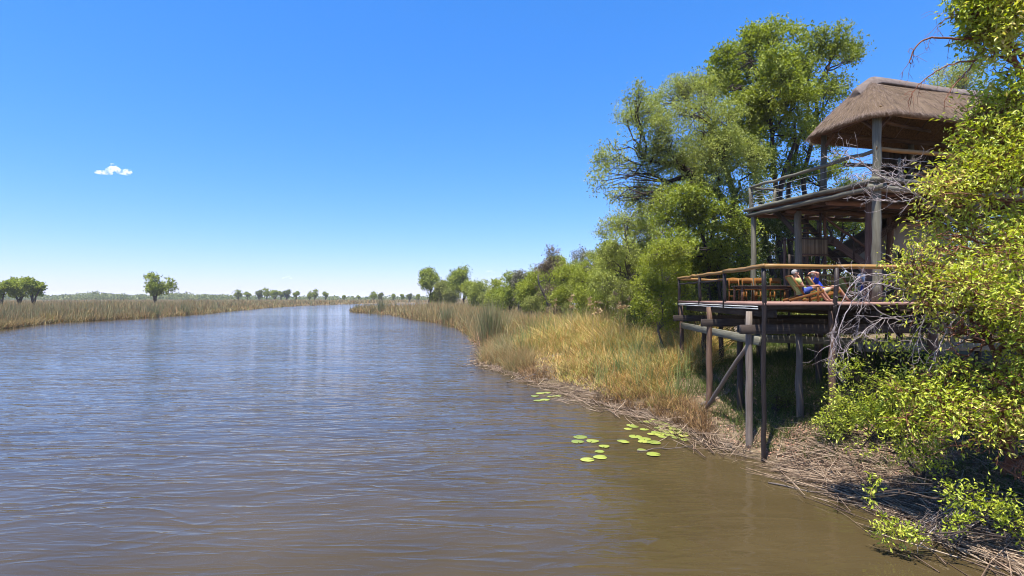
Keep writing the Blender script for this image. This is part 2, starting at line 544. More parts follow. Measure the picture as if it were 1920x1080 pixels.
def ground_material():
    m, n, l = new_mat('bank_soil')
    geo = n.new('ShaderNodeNewGeometry')
    big = n.new('ShaderNodeTexNoise'); big.inputs['Scale'].default_value = 0.35; big.inputs['Detail'].default_value = 5
    fine = n.new('ShaderNodeTexNoise'); fine.inputs['Scale'].default_value = 9; fine.inputs['Detail'].default_value = 7; fine.inputs['Roughness'].default_value = 0.7
    l.new(geo.outputs['Position'], big.inputs['Vector']); l.new(geo.outputs['Position'], fine.inputs['Vector'])
    r1 = ramp(n, [(0.3, (.085, .06, .037)), (0.5, (.17, .125, .08)), (0.7, (.27, .20, .135))])
    r2 = ramp(n, [(0.3, (.075, .07, .03)), (0.5, (.15, .115, .06)), (0.72, (.25, .18, .12))])
    l.new(fine.outputs['Fac'], r1.inputs['Fac']); l.new(big.outputs['Fac'], r2.inputs['Fac'])
    mx = n.new('ShaderNodeMix'); mx.data_type = 'RGBA'; mx.inputs[0].default_value = 0.5
    l.new(r1.outputs[0], mx.inputs[6]); l.new(r2.outputs[0], mx.inputs[7])
    # damp, darker soil in the band the river wets
    sep = n.new('ShaderNodeSeparateXYZ'); l.new(geo.outputs['Position'], sep.inputs[0])
    mr = n.new('ShaderNodeMapRange'); mr.inputs['From Min'].default_value = 0.02; mr.inputs['From Max'].default_value = 0.16
    mr.inputs['To Min'].default_value = 0.42; mr.inputs['To Max'].default_value = 1.0
    l.new(sep.outputs['Z'], mr.inputs['Value'])
    hv = n.new('ShaderNodeHueSaturation'); l.new(mx.outputs[2], hv.inputs['Color']); l.new(mr.outputs[0], hv.inputs['Value'])
    p = n.new('ShaderNodeBsdfPrincipled'); p.inputs['Roughness'].default_value = 0.92; p.inputs['Specular IOR Level'].default_value = 0.15
    l.new(hv.outputs[0], p.inputs['Base Color'])
    bp = n.new('ShaderNodeBump'); bp.inputs['Strength'].default_value = 0.7; bp.inputs['Distance'].default_value = 0.05
    l.new(fine.outputs['Fac'], bp.inputs['Height']); l.new(bp.outputs[0], p.inputs['Normal'])
    o = n.new('ShaderNodeOutputMaterial'); l.new(p.outputs[0], o.inputs['Surface'])
    return m


ground = link('ground', build('ground', np.stack([GX.ravel(), GY.ravel(), GZ.ravel()], 1), [gq], ground_material(), True))
tag(ground, 'sandy river bank and flat grassy plain', 'ground', kind='structure')


def water_material():
    """Silty brown river: colour from the silt, blue only from the mirrored sky, wind ripples as relief."""
    m, n, l = new_mat('river_water')
    geo = n.new('ShaderNodeNewGeometry')

    def noise(scale, stretch, detail=3, rot=0.0, dist=0.0, rough=0.5):
        mp = n.new('ShaderNodeMapping'); mp.inputs['Scale'].default_value = stretch; mp.inputs['Rotation'].default_value = (0, 0, rot)
        l.new(geo.outputs['Position'], mp.inputs['Vector'])
        z = n.new('ShaderNodeTexNoise'); z.inputs['Scale'].default_value = scale; z.inputs['Detail'].default_value = detail
        z.inputs['Distortion'].default_value = dist; z.inputs['Roughness'].default_value = rough
        l.new(mp.outputs[0], z.inputs['Vector'])
        return z.outputs['Fac']

    def math_(op, a, b=None, c=None):
        k = n.new('ShaderNodeMath'); k.operation = op
        for i, v in enumerate((a, b, c)):
            if v is None: continue
            if isinstance(v, (int, float)): k.inputs[i].default_value = v
            else: l.new(v, k.inputs[i])
        return k.outputs[0]

    def ridged(f):                       # sharp crests, wide troughs
        return math_('POWER', math_('SUBTRACT', 1.0, math_('ABSOLUTE', math_('MULTIPLY_ADD', f, 2.0, -1.0))), 2.2)
    w1 = ridged(noise(1.0, (0.30, 1.15, 1), 2.0, 0.06, 0.7))
    w2 = ridged(noise(1.0, (0.8, 3.0, 1), 2, -0.10, 0.6))
    w3 = noise(1.0, (3.5, 9.5, 1), 3, 0.05, 0.4)
    w4 = noise(1.0, (0.12, 0.5, 1), 2, -0.18, 0.3)
    h = math_('ADD', math_('MULTIPLY', w1, 0.055), math_('MULTIPLY', w2, 0.019))
    h = math_('ADD', h, math_('MULTIPLY', w3, 0.005))
    h = math_('ADD', h, math_('MULTIPLY', w4, 0.05))
    # wind lanes: streaks where the breeze does not touch the water
    calm = noise(1.0, (0.012, 0.03, 1), 3, 0.15, 0.6)
    mr = n.new('ShaderNodeMapRange'); mr.inputs['From Min'].default_value = 0.38; mr.inputs['From Max'].default_value = 0.6
    mr.inputs['To Min'].default_value = 0.45; mr.inputs['To Max'].default_value = 1.0
    l.new(calm, mr.inputs['Value'])
    # lee of the reed point and of the right bank
    sep = n.new('ShaderNodeSeparateXYZ'); l.new(geo.outputs['Position'], sep.inputs[0])
    lee = n.new('ShaderNodeMapRange'); lee.interpolation_type = 'SMOOTHSTEP'
    lee.inputs['From Min'].default_value = 75; lee.inputs['From Max'].default_value = 135
    lee.inputs['To Min'].default_value = 1.0; lee.inputs['To Max'].default_value = 0.7
    l.new(sep.outputs['Y'], lee.inputs['Value'])
    lee2 = n.new('ShaderNodeMapRange'); lee2.interpolation_type = 'SMOOTHSTEP'
    lee2.inputs['From Min'].default_value = 2.5; lee2.inputs['From Max'].default_value = 6.5
    lee2.inputs['To Min'].default_value = 1.0; lee2.inputs['To Max'].default_value = 0.22
    l.new(sep.outputs['X'], lee2.inputs['Value'])
    st = math_('MULTIPLY', math_('MULTIPLY', mr.outputs[0], lee.outputs[0]), lee2.outputs[0])
    bp = n.new('ShaderNodeBump'); bp.inputs['Distance'].default_value = 1.0
    l.new(math_('MULTIPLY', st, 1.0), bp.inputs['Strength']); l.new(h, bp.inputs['Height'])
    silt = noise(0.25, (1, 1, 1), 3)
    r = ramp(n, [(0.35, (.046, .033, .014)), (0.65, (.062, .045, .020))])
    l.new(silt, r.inputs['Fac'])
    p = n.new('ShaderNodeBsdfPrincipled')
    p.inputs['Roughness'].default_value = 0.06; p.inputs['IOR'].default_value = 1.333; p.inputs['Specular IOR Level'].default_value = 0.5
    l.new(r.outputs[0], p.inputs['Base Color']); l.new(bp.outputs[0], p.inputs['Normal'])
    o = n.new('ShaderNodeOutputMaterial'); l.new(p.outputs[0], o.inputs['Surface'])
    return m


wv = np.array([(-170, -40, 0), (430, -40, 0), (430, 490, 0), (-170, 490, 0)], float)
water = link('river_water', build('river_water', wv, [np.array([[0, 1, 2, 3]])], water_material()))
tag(water, 'brown river with small wind ripples', 'river', kind='structure')

# ------------------------------------------------------------------ lower deck over the bank
DECK_Z = 4.16
P1 = np.array([6.6, 14.0]); P0 = np.array([7.2, 23.0])
DEPTH = (P0 - P1) / np.linalg.norm(P0 - P1)            # along the boards, away from the river corner
FRONT = np.array([DEPTH[1], -DEPTH[0]]) ; FRONT = np.array([0.998, 0.06]) / np.linalg.norm([0.998, 0.06])
DLEN, DWID = 9.0, 11.0


def dk(u, v, z):
    """Deck plan: u metres along the front edge, v metres back, z above the river."""
    p = P1 + FRONT * u + DEPTH * v
    return np.array([p[0], p[1], z])


deck = thing('viewing_deck', (P1[0], P1[1], 0.0), 'timber deck on tall poles jutting over the river bank', 'deck')
pw, gap = 0.152, 0.016
npl = int(DWID / (pw + gap))
g = R(11)
shared = [box_mesh('plank', pw, 0.032, DLEN + 0.06, M['deck_board'], 0.004) for _ in range(3)]
for i in range(npl):
    u = 0.02 + (i + 0.5) * (pw + gap)
    off = g.uniform(-0.02, 0.02)
    link('plank', shared[i % 3], deck, axis_matrix(dk(u, -0.06 + off, DECK_Z - 0.016), dk(u, DLEN + off, DECK_Z - 0.016 + g.normal(0, .0015))))
# joists lie across the boards, bearers under the joists
for v in np.arange(0.1, DLEN, 0.62):
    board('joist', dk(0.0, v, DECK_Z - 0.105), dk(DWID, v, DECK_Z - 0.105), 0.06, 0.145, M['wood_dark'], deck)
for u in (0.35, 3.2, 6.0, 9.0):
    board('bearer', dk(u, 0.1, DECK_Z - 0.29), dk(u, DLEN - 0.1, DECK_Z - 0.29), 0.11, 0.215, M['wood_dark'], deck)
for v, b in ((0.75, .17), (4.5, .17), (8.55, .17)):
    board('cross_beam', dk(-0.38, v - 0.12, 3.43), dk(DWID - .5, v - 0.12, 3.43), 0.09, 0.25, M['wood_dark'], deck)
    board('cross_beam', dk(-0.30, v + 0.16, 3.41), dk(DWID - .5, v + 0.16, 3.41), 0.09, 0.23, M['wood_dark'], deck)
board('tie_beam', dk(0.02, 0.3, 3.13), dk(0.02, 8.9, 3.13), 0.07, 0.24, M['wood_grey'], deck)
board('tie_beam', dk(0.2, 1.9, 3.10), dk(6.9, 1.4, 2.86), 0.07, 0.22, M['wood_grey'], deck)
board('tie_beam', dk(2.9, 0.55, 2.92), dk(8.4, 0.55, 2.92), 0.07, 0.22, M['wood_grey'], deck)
board('fascia_board', dk(-0.03, -0.085, DECK_Z - 0.03), dk(DWID, -0.085, DECK_Z - 0.03), 0.045, 0.07, M['deck_board'], deck)
board('fascia_board', dk(-0.035, -0.06, DECK_Z - 0.03), dk(-0.035, DLEN + .02, DECK_Z - 0.03), 0.045, 0.075, M['deck_board'], deck)
for z in (DECK_Z - 0.105, DECK_Z - 0.165):
    pole('service_pipe', dk(-0.05, 0.25, z), dk(-0.05, DLEN, z), 0.017, 0.017, M['rope_grey'], deck, k=6, wob=0.004)


def sup(u, v, top, r, mat, deep=0.4, name='support_post', lean=(0, 0)):
    p = dk(u, v, top)
    base = np.array([p[0] + lean[0], p[1] + lean[1], 0]); base[2] = gz(base[0], base[1]) - deep
    return pole(name, base, p, r * 1.06, r * 0.95, mat, deck, k=12)


sup(0.03, 8.7, 3.98, .085, M['wood_brown'])
sup(-0.08, 4.45, 3.98, .10, M['wood_brown'])
sup(-0.10, 0.72, 3.92, .092, M['wood_pale'])
sup(1.42, 0.95, 3.3, .09, M['wood_pale'], lean=(.06, .05))
sup(1.95, 0.15, 3.95, .09, M['wood_brown'])
sup(5.0, 0.4, 3.95, .12, M['wood_brown'])
sup(8.0, 0.5, 3.95, .12, M['wood_brown'])
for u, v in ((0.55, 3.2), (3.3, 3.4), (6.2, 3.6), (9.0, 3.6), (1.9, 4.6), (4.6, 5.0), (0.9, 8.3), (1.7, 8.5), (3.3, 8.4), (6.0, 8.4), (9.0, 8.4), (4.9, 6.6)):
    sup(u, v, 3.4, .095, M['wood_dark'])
bb = dk(-0.28, 4.1, 0); bb[2] = gz(bb[0], bb[1]) + .12
pole('diagonal_brace', bb, dk(0.0, 1.0, 3.02), .065, .06, M['wood_pale'], deck)
bb = dk(2.0, 1.6, 0); bb[2] = gz(bb[0], bb[1]) + .1
# railing: steel posts, honey-coloured pole on top
RT = EYE + 0.80
corner = dk(-0.02, -0.05, 0); corner[2] = -0.3
pole('corner_pole', corner, dk(-0.02, -0.05, RT - 0.03), .062, .055, M['wood_creosote'], deck, k=12)
rail_posts = [(-0.03, 8.9, 3.3), (-0.03, 5.75, DECK_Z - .1), (-0.03, 3.0, DECK_Z - .2), (1.93, -0.11, 3.6), (4.6, -0.11, 3.6), (7.4, -0.11, 3.6), (10.4, -0.11, 3.6)]
for u, v, z in rail_posts:
    pole('railing_post', dk(u, v, z), dk(u, v, RT - 0.02), .058, .055, M['wood_creosote'], deck, k=10)
rr = 0.058
pole('handrail', dk(-0.03, 9.05, RT + .02), dk(-0.03, 2.95, RT + .02), rr, rr * .95, M['wood_honey'], deck, wob=.012)
pole('handrail', dk(-0.03, 3.02, RT + .03), dk(-0.03, -0.12, RT + .03), rr * 1.12, rr * 1.0, M['wood_honey'], deck, wob=.012)
pole('handrail', dk(-0.02, -0.08, RT + .02), dk(1.99, -0.08, RT + .01), rr * 1.1, rr, M['wood_honey'], deck, wob=.008)
pole('handrail', dk(1.95, -0.08, RT + .015), dk(5.4, -0.08, RT + .015), rr, rr * 1.1, M['wood_honey'], deck, wob=.012)
pole('handrail', dk(5.35, -0.08, RT + .02), dk(10.6, -0.08, RT + .02), rr * 1.05, rr, M['wood_honey'], deck, wob=.012)
pole('handrail', dk(0.0, 8.95, RT - .02), dk(3.6, 8.95, RT - .02), .05, .05, M['wood_honey'], deck)
pole('handrail', dk(-0.03, 8.8, 4.87), dk(-0.03, 3.0, 4.87), .03, .03, M['wood_creosote'], deck, k=8)

# ------------------------------------------------------------------ the lodge: upper gallery under a thatched roof
A0 = np.array([11.42, 16.7])
FU = np.array([.967, .256]); FV = np.array([-.256, .967])


def lg(u, v, z):
    p = A0 + FU * u + FV * v
    return np.array([p[0], p[1], z])


UP_Z = 7.93
lodge = thing('thatched_lodge', (A0[0], A0[1], DECK_Z), 'two-storey pole lodge with open upper gallery and thatched roof', 'lodge')
LU, LV = 10.5, 5.75
floor_part = link('gallery_floor', box_mesh('gallery_floor', 0.09, 0.2, LU, M['wood_dark'], .006), lodge, axis_matrix(lg(0.05, 2.6, UP_Z - .2), lg(LU + .05, 2.6, UP_Z - .2)))
PLK = box_mesh('plank', 0.158, 0.035, LU, M['wood_brown'], .004)
for v in np.arange(0.05, LV - .06, 0.1585):
    link('plank', PLK, floor_part, axis_matrix(lg(0.0, v, UP_Z), lg(LU, v, UP_Z)))
for u in np.arange(0.35, LU, 0.8):
    pole('joist', lg(u, 0.0, UP_Z - .11), lg(u, LV, UP_Z - .11), .075, .07, M['wood_brown'], floor_part, k=8)
# paired edge poles along the river side and the front
pole('edge_beam', lg(-.07, -0.35, UP_Z + .03), lg(-.07, LV + .25, UP_Z + .03), .085, .075, M['wood_grey'], lodge, k=12)
pole('edge_beam', lg(-.03, -0.30, UP_Z - .19), lg(-.03, LV + .12, UP_Z - .19), .095, .085, M['wood_grey'], lodge, k=12)
pole('edge_beam', lg(-.30, -.1, UP_Z + .04), lg(LU, -.1, UP_Z + .04), .085, .08, M['wood_grey'], lodge, k=12)
pole('edge_beam', lg(-.35, -.05, UP_Z - .20), lg(LU, -.05, UP_Z - .20), .11, .10, M['wood_grey'], lodge, k=12)
pole('edge_beam', lg(0, LV, UP_Z - .19), lg(LU, LV, UP_Z - .19), .09, .09, M['wood_brown'], lodge, k=10)
for v in (2.0, 3.9):
    pole('bearer', lg(0.15, v, UP_Z - .29), lg(LU, v, UP_Z - .29), .10, .10, M['wood_brown'], lodge, k=10)
# posts: the main ones run from the lower deck up to the roof
EAVE = EYE + 5.72
RIDGE = EYE + 7.35
W_ = 2.1
for u, v in ((0.0, 0.0), (4.3, 0.0), (8.6, 0.0)):
    pole('gallery_post', lg(u, v, DECK_Z), lg(u, v, EAVE + .12), .135, .115, M['wood_grey'], lodge, k=14)
for u, v in ((0.08, W_), (4.3, W_ + .2), (8.6, W_ + .2)):
    pole('gallery_post', lg(u, v, UP_Z), lg(u, v, EAVE + .12), .10, .09, M['wood_grey'], lodge, k=12)
pole('storey_post', lg(0.06, LV - .12, DECK_Z), lg(0.06, LV - .12, UP_Z - .1), .11, .10, M['wood_grey'], lodge, k=12)
pole('storey_post', lg(.62, 3.85, DECK_Z), lg(.62, 3.85, UP_Z - .3), .135, .125, M['wood_grey'], lodge, k=12)
pole('storey_post', lg(.78, .95, DECK_Z), lg(.78, .95, UP_Z - .3), .12, .11, M['wood_brown'], lodge, k=12)
pole('storey_post', lg(5.2, 3.9, DECK_Z), lg(5.2, 3.9, UP_Z - .3), .12, .12, M['wood_brown'], lodge, k=12)
# added dark boards in place of the roof's shaded interior, from the second bay on
bm_ = box_mesh('shade_board', .19, .03, EAVE - UP_Z + .1, M['wood_dark'], .004)
shade_part = board('interior_shade', lg(3.1, W_ + .36, UP_Z + .08), lg(LU, W_ + .36, UP_Z + .08), .05, .12, M['wood_dark'], lodge)
ang_ = math.atan2(FU[1], FU[0])
for u in np.arange(3.2, LU, .195):
    link('shade_board', bm_, shade_part, T(lg(u, W_ + .41, UP_Z + .02)) @ Matrix.Rotation(ang_, 4, 'Z'))
# gallery rail
UR = UP_Z + .98
pole('handrail', lg(-.04, -.05, UR), lg(-.04, LV, UR - .04), .065, .058, M['wood_grey'], lodge, k=10, wob=.02)
pole('handrail', lg(-.1, -.03, UR + .05), lg(LU, -.03, UR + .0), .075, .065, M['wood_honey'], lodge, k=10, wob=.015)
pole('handrail', lg(-.04, LV - .05, UR - .04), lg(1.6, LV - .05, UR - .07), .055, .05, M['wood_grey'], lodge, k=10)
pole('rail_post', lg(-.02, LV - .05, UP_Z - .2), lg(-.02, LV - .05, UR - .05), .09, .085, M['wood_grey'], lodge, k=10)
pole('rail_post', lg(1.15, LV - .05, UP_Z), lg(1.15, LV - .05, UR - .07), .075, .07, M['wood_grey'], lodge, k=10)
pole('rail_post', lg(.85, -.05, UP_Z), lg(.85, -.05, UP_Z + .78), .05, .045, M['wood_grey'], lodge, k=10)
for k, z in enumerate((.26, .5, .74)):
    pole('rail_wire', lg(-.05, 0, UP_Z + z), lg(-.05, LV, UP_Z + z - .01), .007, .007, M['rope_grey'], lodge, k=5, wob=.002)
    pole('rail_wire', lg(0, LV - .05, UP_Z + z), lg(1.15, LV - .05, UP_Z + z), .007, .007, M['rope_grey'], lodge, k=5, wob=.002)
    pole('rail_wire', lg(.1, -.05, UP_Z + z), lg(8.5, -.05, UP_Z + z), .007, .007, M['rope_grey'], lodge, k=5, wob=.002)
pole('wall_plate', lg(-.05, -.12, EAVE + .04), lg(.05, W_ + .15, EAVE + .04), .085, .08, M['wood_brown'], lodge, k=10)
pole('wall_plate', lg(-.05, 0, EAVE + .10), lg(LU, 0, EAVE + .14), .085, .08, M['wood_honey'], lodge, k=10)
pole('wall_plate', lg(-.05, W_ + .1, EAVE + .08), lg(LU, W_ + .1, EAVE + .10), .085, .08, M['wood_brown'], lodge, k=10)
for p, q in (((0, 0.0, EAVE - .5), (0.62, 0, EAVE + .12)), ((0, 0.0, EAVE - .5), (0, .62, EAVE + .08)), ((.08, W_, EAVE - .5), (.08, W_ - .55, EAVE + .06)), ((4.3, 0, EAVE - .5), (3.7, 0, EAVE + .1))):
    pole('knee_brace', lg(*p), lg(*q), .055, .05, M['wood_brown'], lodge, k=8)
pole('cross_tie', lg(0.4, .05, EAVE - .18), lg(5.0, W_, EAVE + .5), .06, .055, M['wood_brown'], lodge, k=8)
pole('cross_tie', lg(1.0, W_, UP_Z + 1.1), lg(LU, W_, UP_Z + 1.55), .07, .065, M['wood_brown'], lodge, k=8)
pole('cross_tie', lg(2.3, .8, UP_Z + .55), lg(LU, 1.6, UP_Z + 1.5), .07, .065, M['wood_brown'], lodge, k=8)


def thatch_material():
    m, n, l = new_mat('thatch')
    tc = n.new('ShaderNodeTexCoord')
    mp = n.new('ShaderNodeMapping'); mp.inputs['Scale'].default_value = (14, 14, 2.5)
    l.new(tc.outputs['Object'], mp.inputs['Vector'])
    nz = n.new('ShaderNodeTexNoise'); nz.inputs['Scale'].default_value = 3.2; nz.inputs['Detail'].default_value = 8; nz.inputs['Roughness'].default_value = 0.75
    l.new(mp.outputs[0], nz.inputs['Vector'])
    n2 = n.new('ShaderNodeTexNoise'); n2.inputs['Scale'].default_value = 1.1; n2.inputs['Detail'].default_value = 4
    l.new(tc.outputs['Object'], n2.inputs['Vector'])
    ad = n.new('ShaderNodeMath'); ad.operation = 'MULTIPLY_ADD'; ad.inputs[1].default_value = 0.75
    b = n.new('ShaderNodeMath'); b.operation = 'MULTIPLY'; b.inputs[1].default_value = 0.25
    l.new(n2.outputs['Fac'], b.inputs[0]); l.new(nz.outputs['Fac'], ad.inputs[0]); l.new(b.outputs[0], ad.inputs[2])
    r = ramp(n, [(0.3, (.045, .030, .018)), (0.5, (.14, .098, .064)), (0.68, (.29, .21, .145))])
    l.new(ad.outputs[0], r.inputs['Fac'])
    p = n.new('ShaderNodeBsdfPrincipled'); p.inputs['Roughness'].default_value = 0.95; p.inputs['Specular IOR Level'].default_value = 0.1
    l.new(r.outputs[0], p.inputs['Base Color'])
    bp = n.new('ShaderNodeBump'); bp.inputs['Strength'].default_value = 0.9; bp.inputs['Distance'].default_value = 0.04
    l.new(nz.outputs['Fac'], bp.inputs['Height']); l.new(bp.outputs[0], p.inputs['Normal'])
    o = n.new('ShaderNodeOutputMaterial'); l.new(p.outputs[0], o.inputs['Surface'])
    return m


M['thatch'] = thatch_material()
M['straw'] = island_mat('straw', [(.06, .04, .03), (.15, .105, .078), (.29, .215, .165)])
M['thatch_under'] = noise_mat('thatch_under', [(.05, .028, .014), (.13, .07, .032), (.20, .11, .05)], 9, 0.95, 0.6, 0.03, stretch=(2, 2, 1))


def thatch_roof(parent, fn, u0, v0, v1, u_end, ridge_u, ze, zr, thick, origin, name, seed=0, corner=0.95, straws=9000):
    """A hipped thatch with rounded corners: the eave loop is lofted up to the ridge line."""
    g = R(seed)
    vm = (v0 + v1) / 2
    loop = [(u_end - (u_end - u0 - corner) * t, v0) for t in np.linspace(0, 1, 22)]
    loop += [(u0 + corner - corner * math.sin(a), v0 + corner - corner * math.cos(a)) for a in np.linspace(.12, math.pi / 2, 10)]
    loop += [(u0, v0 + corner + (v1 - v0 - 2 * corner) * t) for t in np.linspace(.15, .85, 5)]
    loop += [(u0 + corner - corner * math.cos(a), v1 - corner + corner * math.sin(a)) for a in np.linspace(0, math.pi / 2 - .12, 10)]
    loop += [(u0 + corner + (u_end - u0 - corner) * t, v1) for t in np.linspace(0, 1, 22)]
    loop = np.array(loop)
    n = len(loop)
    ridge = np.c_[np.clip(loop[:, 0], ridge_u, None), np.full(n, vm)]
    # points of the hip end meet at the ridge end
    m = 12
    V = np.zeros((m + 1, n, 3))
    for i in range(m + 1):
        t = i / m
        uv = loop + (ridge - loop) * t
        bulge = 0.07 * math.sin(math.pi * t)
        z = ze + (zr - ze) * (t ** 0.93) + bulge
        z = z + g.normal(0, .008, n)
        for j in range(n):
            V[i, j] = fn(uv[j, 0], uv[j, 1], z[j] if i else ze + g.normal(0, .006))
    under = np.zeros((m + 1, n, 3))
    for i in range(m + 1):
        t = i / m
        inn = loop + (np.c_[np.clip(loop[:, 0], ridge_u, None), np.full(n, vm)] - loop) * (0.06 + 0.94 * t)
        z = ze - 0.02 - thick * .55 * (1 if i else 1.0) + (zr - ze) * t * .93
        for j in range(n):
            under[i, j] = fn(inn[j, 0], inn[j, 1], z)
    def grid(Vg, flip):
        a_, b_ = np.meshgrid(np.arange(m), np.arange(n - 1), indexing='ij')
        k = (a_ * n + b_).ravel()
        q = np.stack([k, k + 1, k + n + 1, k + n], 1)
        return Vg.reshape(-1, 3), q[:, ::-1] if flip else q
    acc = Acc()
    Vt, qt = grid(V, True)
    acc.add(Vt, [qt])
    lip = np.vstack([V[0], V[0] + (under[0] - V[0]) * .35 - np.array([0, 0, thick * .55]), under[0]])
    k = np.arange(n - 1)
    acc.add(lip, [np.vstack([np.stack([k, k + 1, n + k + 1, n + k], 1), np.stack([n + k, n + k + 1, 2 * n + k + 1, 2 * n + k], 1)])])
    roof = link(name, acc.mesh(name, M['thatch'], True, origin), parent, T(origin))
    Vu, qu = grid(under, False)
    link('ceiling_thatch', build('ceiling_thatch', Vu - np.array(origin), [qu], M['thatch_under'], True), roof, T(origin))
    # loose straw lying down the slope and fringing the eave
    a_ = g.uniform(0, m - .3, straws); a_[:straws // 4] = g.uniform(0, .5, straws // 4); b_ = g.uniform(0, n - 1.01, straws)
    i0, j0 = a_.astype(int), b_.astype(int); fa, fb = (a_ - i0)[:, None], (b_ - j0)[:, None]
    P = (V[i0, j0] * (1 - fa) * (1 - fb) + V[i0 + 1, j0] * fa * (1 - fb) + V[i0, j0 + 1] * (1 - fa) * fb + V[i0 + 1, j0 + 1] * fa * fb)
    D = unit(V[i0, j0] - V[i0 + 1, j0]); S = unit(V[i0, j0 + 1] - V[i0, j0])
    N = unit(np.cross(S, D)); N = np.where(N[:, 2:3] < 0, -N, N)
    D = unit(D + S * g.normal(0, .25, (straws, 1)) + N * g.uniform(0, .05, (straws, 1)))
    L = g.uniform(.10, .26, (straws, 1))
    Vs, Fs = rods(P + N * .002, P + N * .002 + D * L, .0045, .0025)
    st = link('loose_straw', build('loose_straw', Vs - np.array(origin), Fs, M['straw']), roof, T(origin))
    tag(st, kind='stuff')
    return roof, V


org = lg(0, 0, EAVE)
roof, RV = thatch_roof(lodge, lg, -.55, -.52, W_ + .55, 14.0, 1.0, EAVE - .02, RIDGE, .20, org, 'thatched_roof', 5)
# rafters and battens under the thatch
for u in np.arange(.9, 9, .85):
    for v0, s in ((-.35, 1), (W_ + .4, -1)):
        pole('rafter', lg(u, v0, EAVE - .02), lg(u, W_ / 2, RIDGE - .24), .045, .04, M['wood_brown'], roof, k=7)
for v in (.2, .75, 1.4, 1.9):
    pole('rafter', lg(-.4, v, EAVE - .04), lg(.95, W_ / 2, RIDGE - .26), .045, .035, M['wood_brown'], roof, k=7)
for t in np.linspace(.12, .85, 6):
    pole('batten', lg(-.2 + .9 * t, -.35 + t * 1.35, EAVE + .04 + t * 1.35), lg(10, -.35 + t * 1.35, EAVE + .04 + t * 1.35), .02, .02, M['wood_honey'], roof, k=5)
    pole('batten', lg(-.2 + .9 * t, W_ + .4 - t * 1.35, EAVE + .04 + t * 1.35), lg(10, W_ + .4 - t * 1.35, EAVE + .04 + t * 1.35), .02, .02, M['wood_honey'], roof, k=5)
# ridge cap: a saddle of mortar that ends in a nose over the hip
M['ridge_mortar'] = noise_mat('ridge_mortar', [(.09, .07, .06), (.14, .11, .095), (.19, .155, .135)], 5, 0.9, 0.25, 0.02)
acc = Acc()
us = np.concatenate([np.linspace(.28, 1.1, 6), np.linspace(1.5, 13.9, 24)])
rows = []
for u in us:
    drop = max(0, 1.0 - u)
    zc = RIDGE + .07 - drop * .78
    if u < 1.0:
        zc = RIDGE + .08 - (1.0 - u) * .66
    wgt = .34 if u > 1.0 else .34 - .10 * drop
    prof = [(-wgt, -.29), (-wgt * .5, -.12), (-.05, .0), (.05, .0), (wgt * .5, -.12), (wgt, -.29)]
    wob = .025 * math.sin(u * 1.1)
    rows.append([lg(u, W_ / 2 + a_, zc + wob + b_) for a_, b_ in prof] + [lg(u, W_ / 2 + a_ * .96, zc + wob + b_ - .06) for a_, b_ in prof[::-1]])
rows = np.array(rows); nr, nk = rows.shape[:2]
a_, b_ = np.meshgrid(np.arange(nr - 1), np.arange(nk), indexing='ij'); a_, b_ = a_.ravel(), b_.ravel()
acc.add(rows.reshape(-1, 3), [np.stack([a_ * nk + b_, (a_ + 1) * nk + b_, (a_ + 1) * nk + (b_ + 1) % nk, a_ * nk + (b_ + 1) % nk], 1)])
k = np.arange(1, nk - 1)
acc.F[3].append(np.stack([np.zeros(len(k), int), k, k + 1], 1))
link('ridge_cap', acc.mesh('ridge_cap', M['ridge_mortar'], False, org), roof, T(org))

# ------------------------------------------------------------------ staircase between the decks
stair = thing('staircase', (11.5, 21.2, DECK_Z), 'dark timber staircase with landing between the two decks', 'staircase')
LZ = 6.62
SD = np.array([.985, .17])


def sp(u, v, z):
    p = np.array([11.15, 20.6]) + SD * u + np.array([-SD[1], SD[0]]) * v
    return np.array([p[0], p[1], z])


for u, v in ((0.03, 0), (1.05, 0), (0.03, .95), (1.05, .95)):
    pole('landing_post', sp(u, v, DECK_Z), sp(u, v, LZ + (1.0 if u > 1 else .1)), .06, .055, M['wood_brown'], stair, k=8)
for v in np.arange(0.08, 1.0, .16):
    board('landing_board', sp(-.05, v, LZ), sp(1.12, v, LZ), .15, .035, M['wood_dark'], stair)
skirt = Acc(); g = R(21)
for u in np.arange(0.0, 1.1, .022):
    skirt.add(*tube([sp(u, -.075 + g.normal(0, .006), LZ - .72 + g.normal(0, .015)), sp(u + g.normal(0, .004), -.075, LZ + .0)], .011, 5))
tag(link('reed_skirt', skirt.mesh('reed_skirt', M['reed_mat'], True, sp(0, 0, LZ)), stair, T(sp(0, 0, LZ))), 'woven reed panel under the landing', kind='stuff')
board('skirt_rail', sp(-.02, -.10, LZ - .66), sp(1.12, -.10, LZ - .66), .03, .05, M['wood_brown'], stair)
board('skirt_rail', sp(-.02, -.10, LZ - .05), sp(1.12, -.10, LZ - .05), .03, .05, M['wood_dark'], stair)
for k in range(5):                                   # upper flight climbs away from the landing
    board('tread', sp(.05, .25 + k * .25, LZ + .22 + k * .22), sp(.88, .25 + k * .25, LZ + .22 + k * .22), .24, .04, M['wood_brown'], stair)
for u in (0.02, .9):
    board('stringer', sp(u, .05, LZ + .0), sp(u, 1.55, LZ + 1.32), .05, .2, M['wood_dark'], stair)
board('newel', sp(.82, -.05, LZ), sp(.82, -.05, LZ + .95), .07, .07, M['wood_dark'], stair)
l0, l1 = sp(1.12, 0, LZ - .1), sp(4.9, 0, DECK_Z + .05)
for v in (0.0, .9):
    board('stringer', sp(1.12, v, LZ - .08), sp(1.42, v, LZ - .08), .06, .30, M['wood_dark'], stair)
    board('stringer', sp(1.36, v, LZ - .06), sp(4.95, v, DECK_Z + .1), .06, .30, M['wood_brown'] if v == 0 else M['wood_dark'], stair)
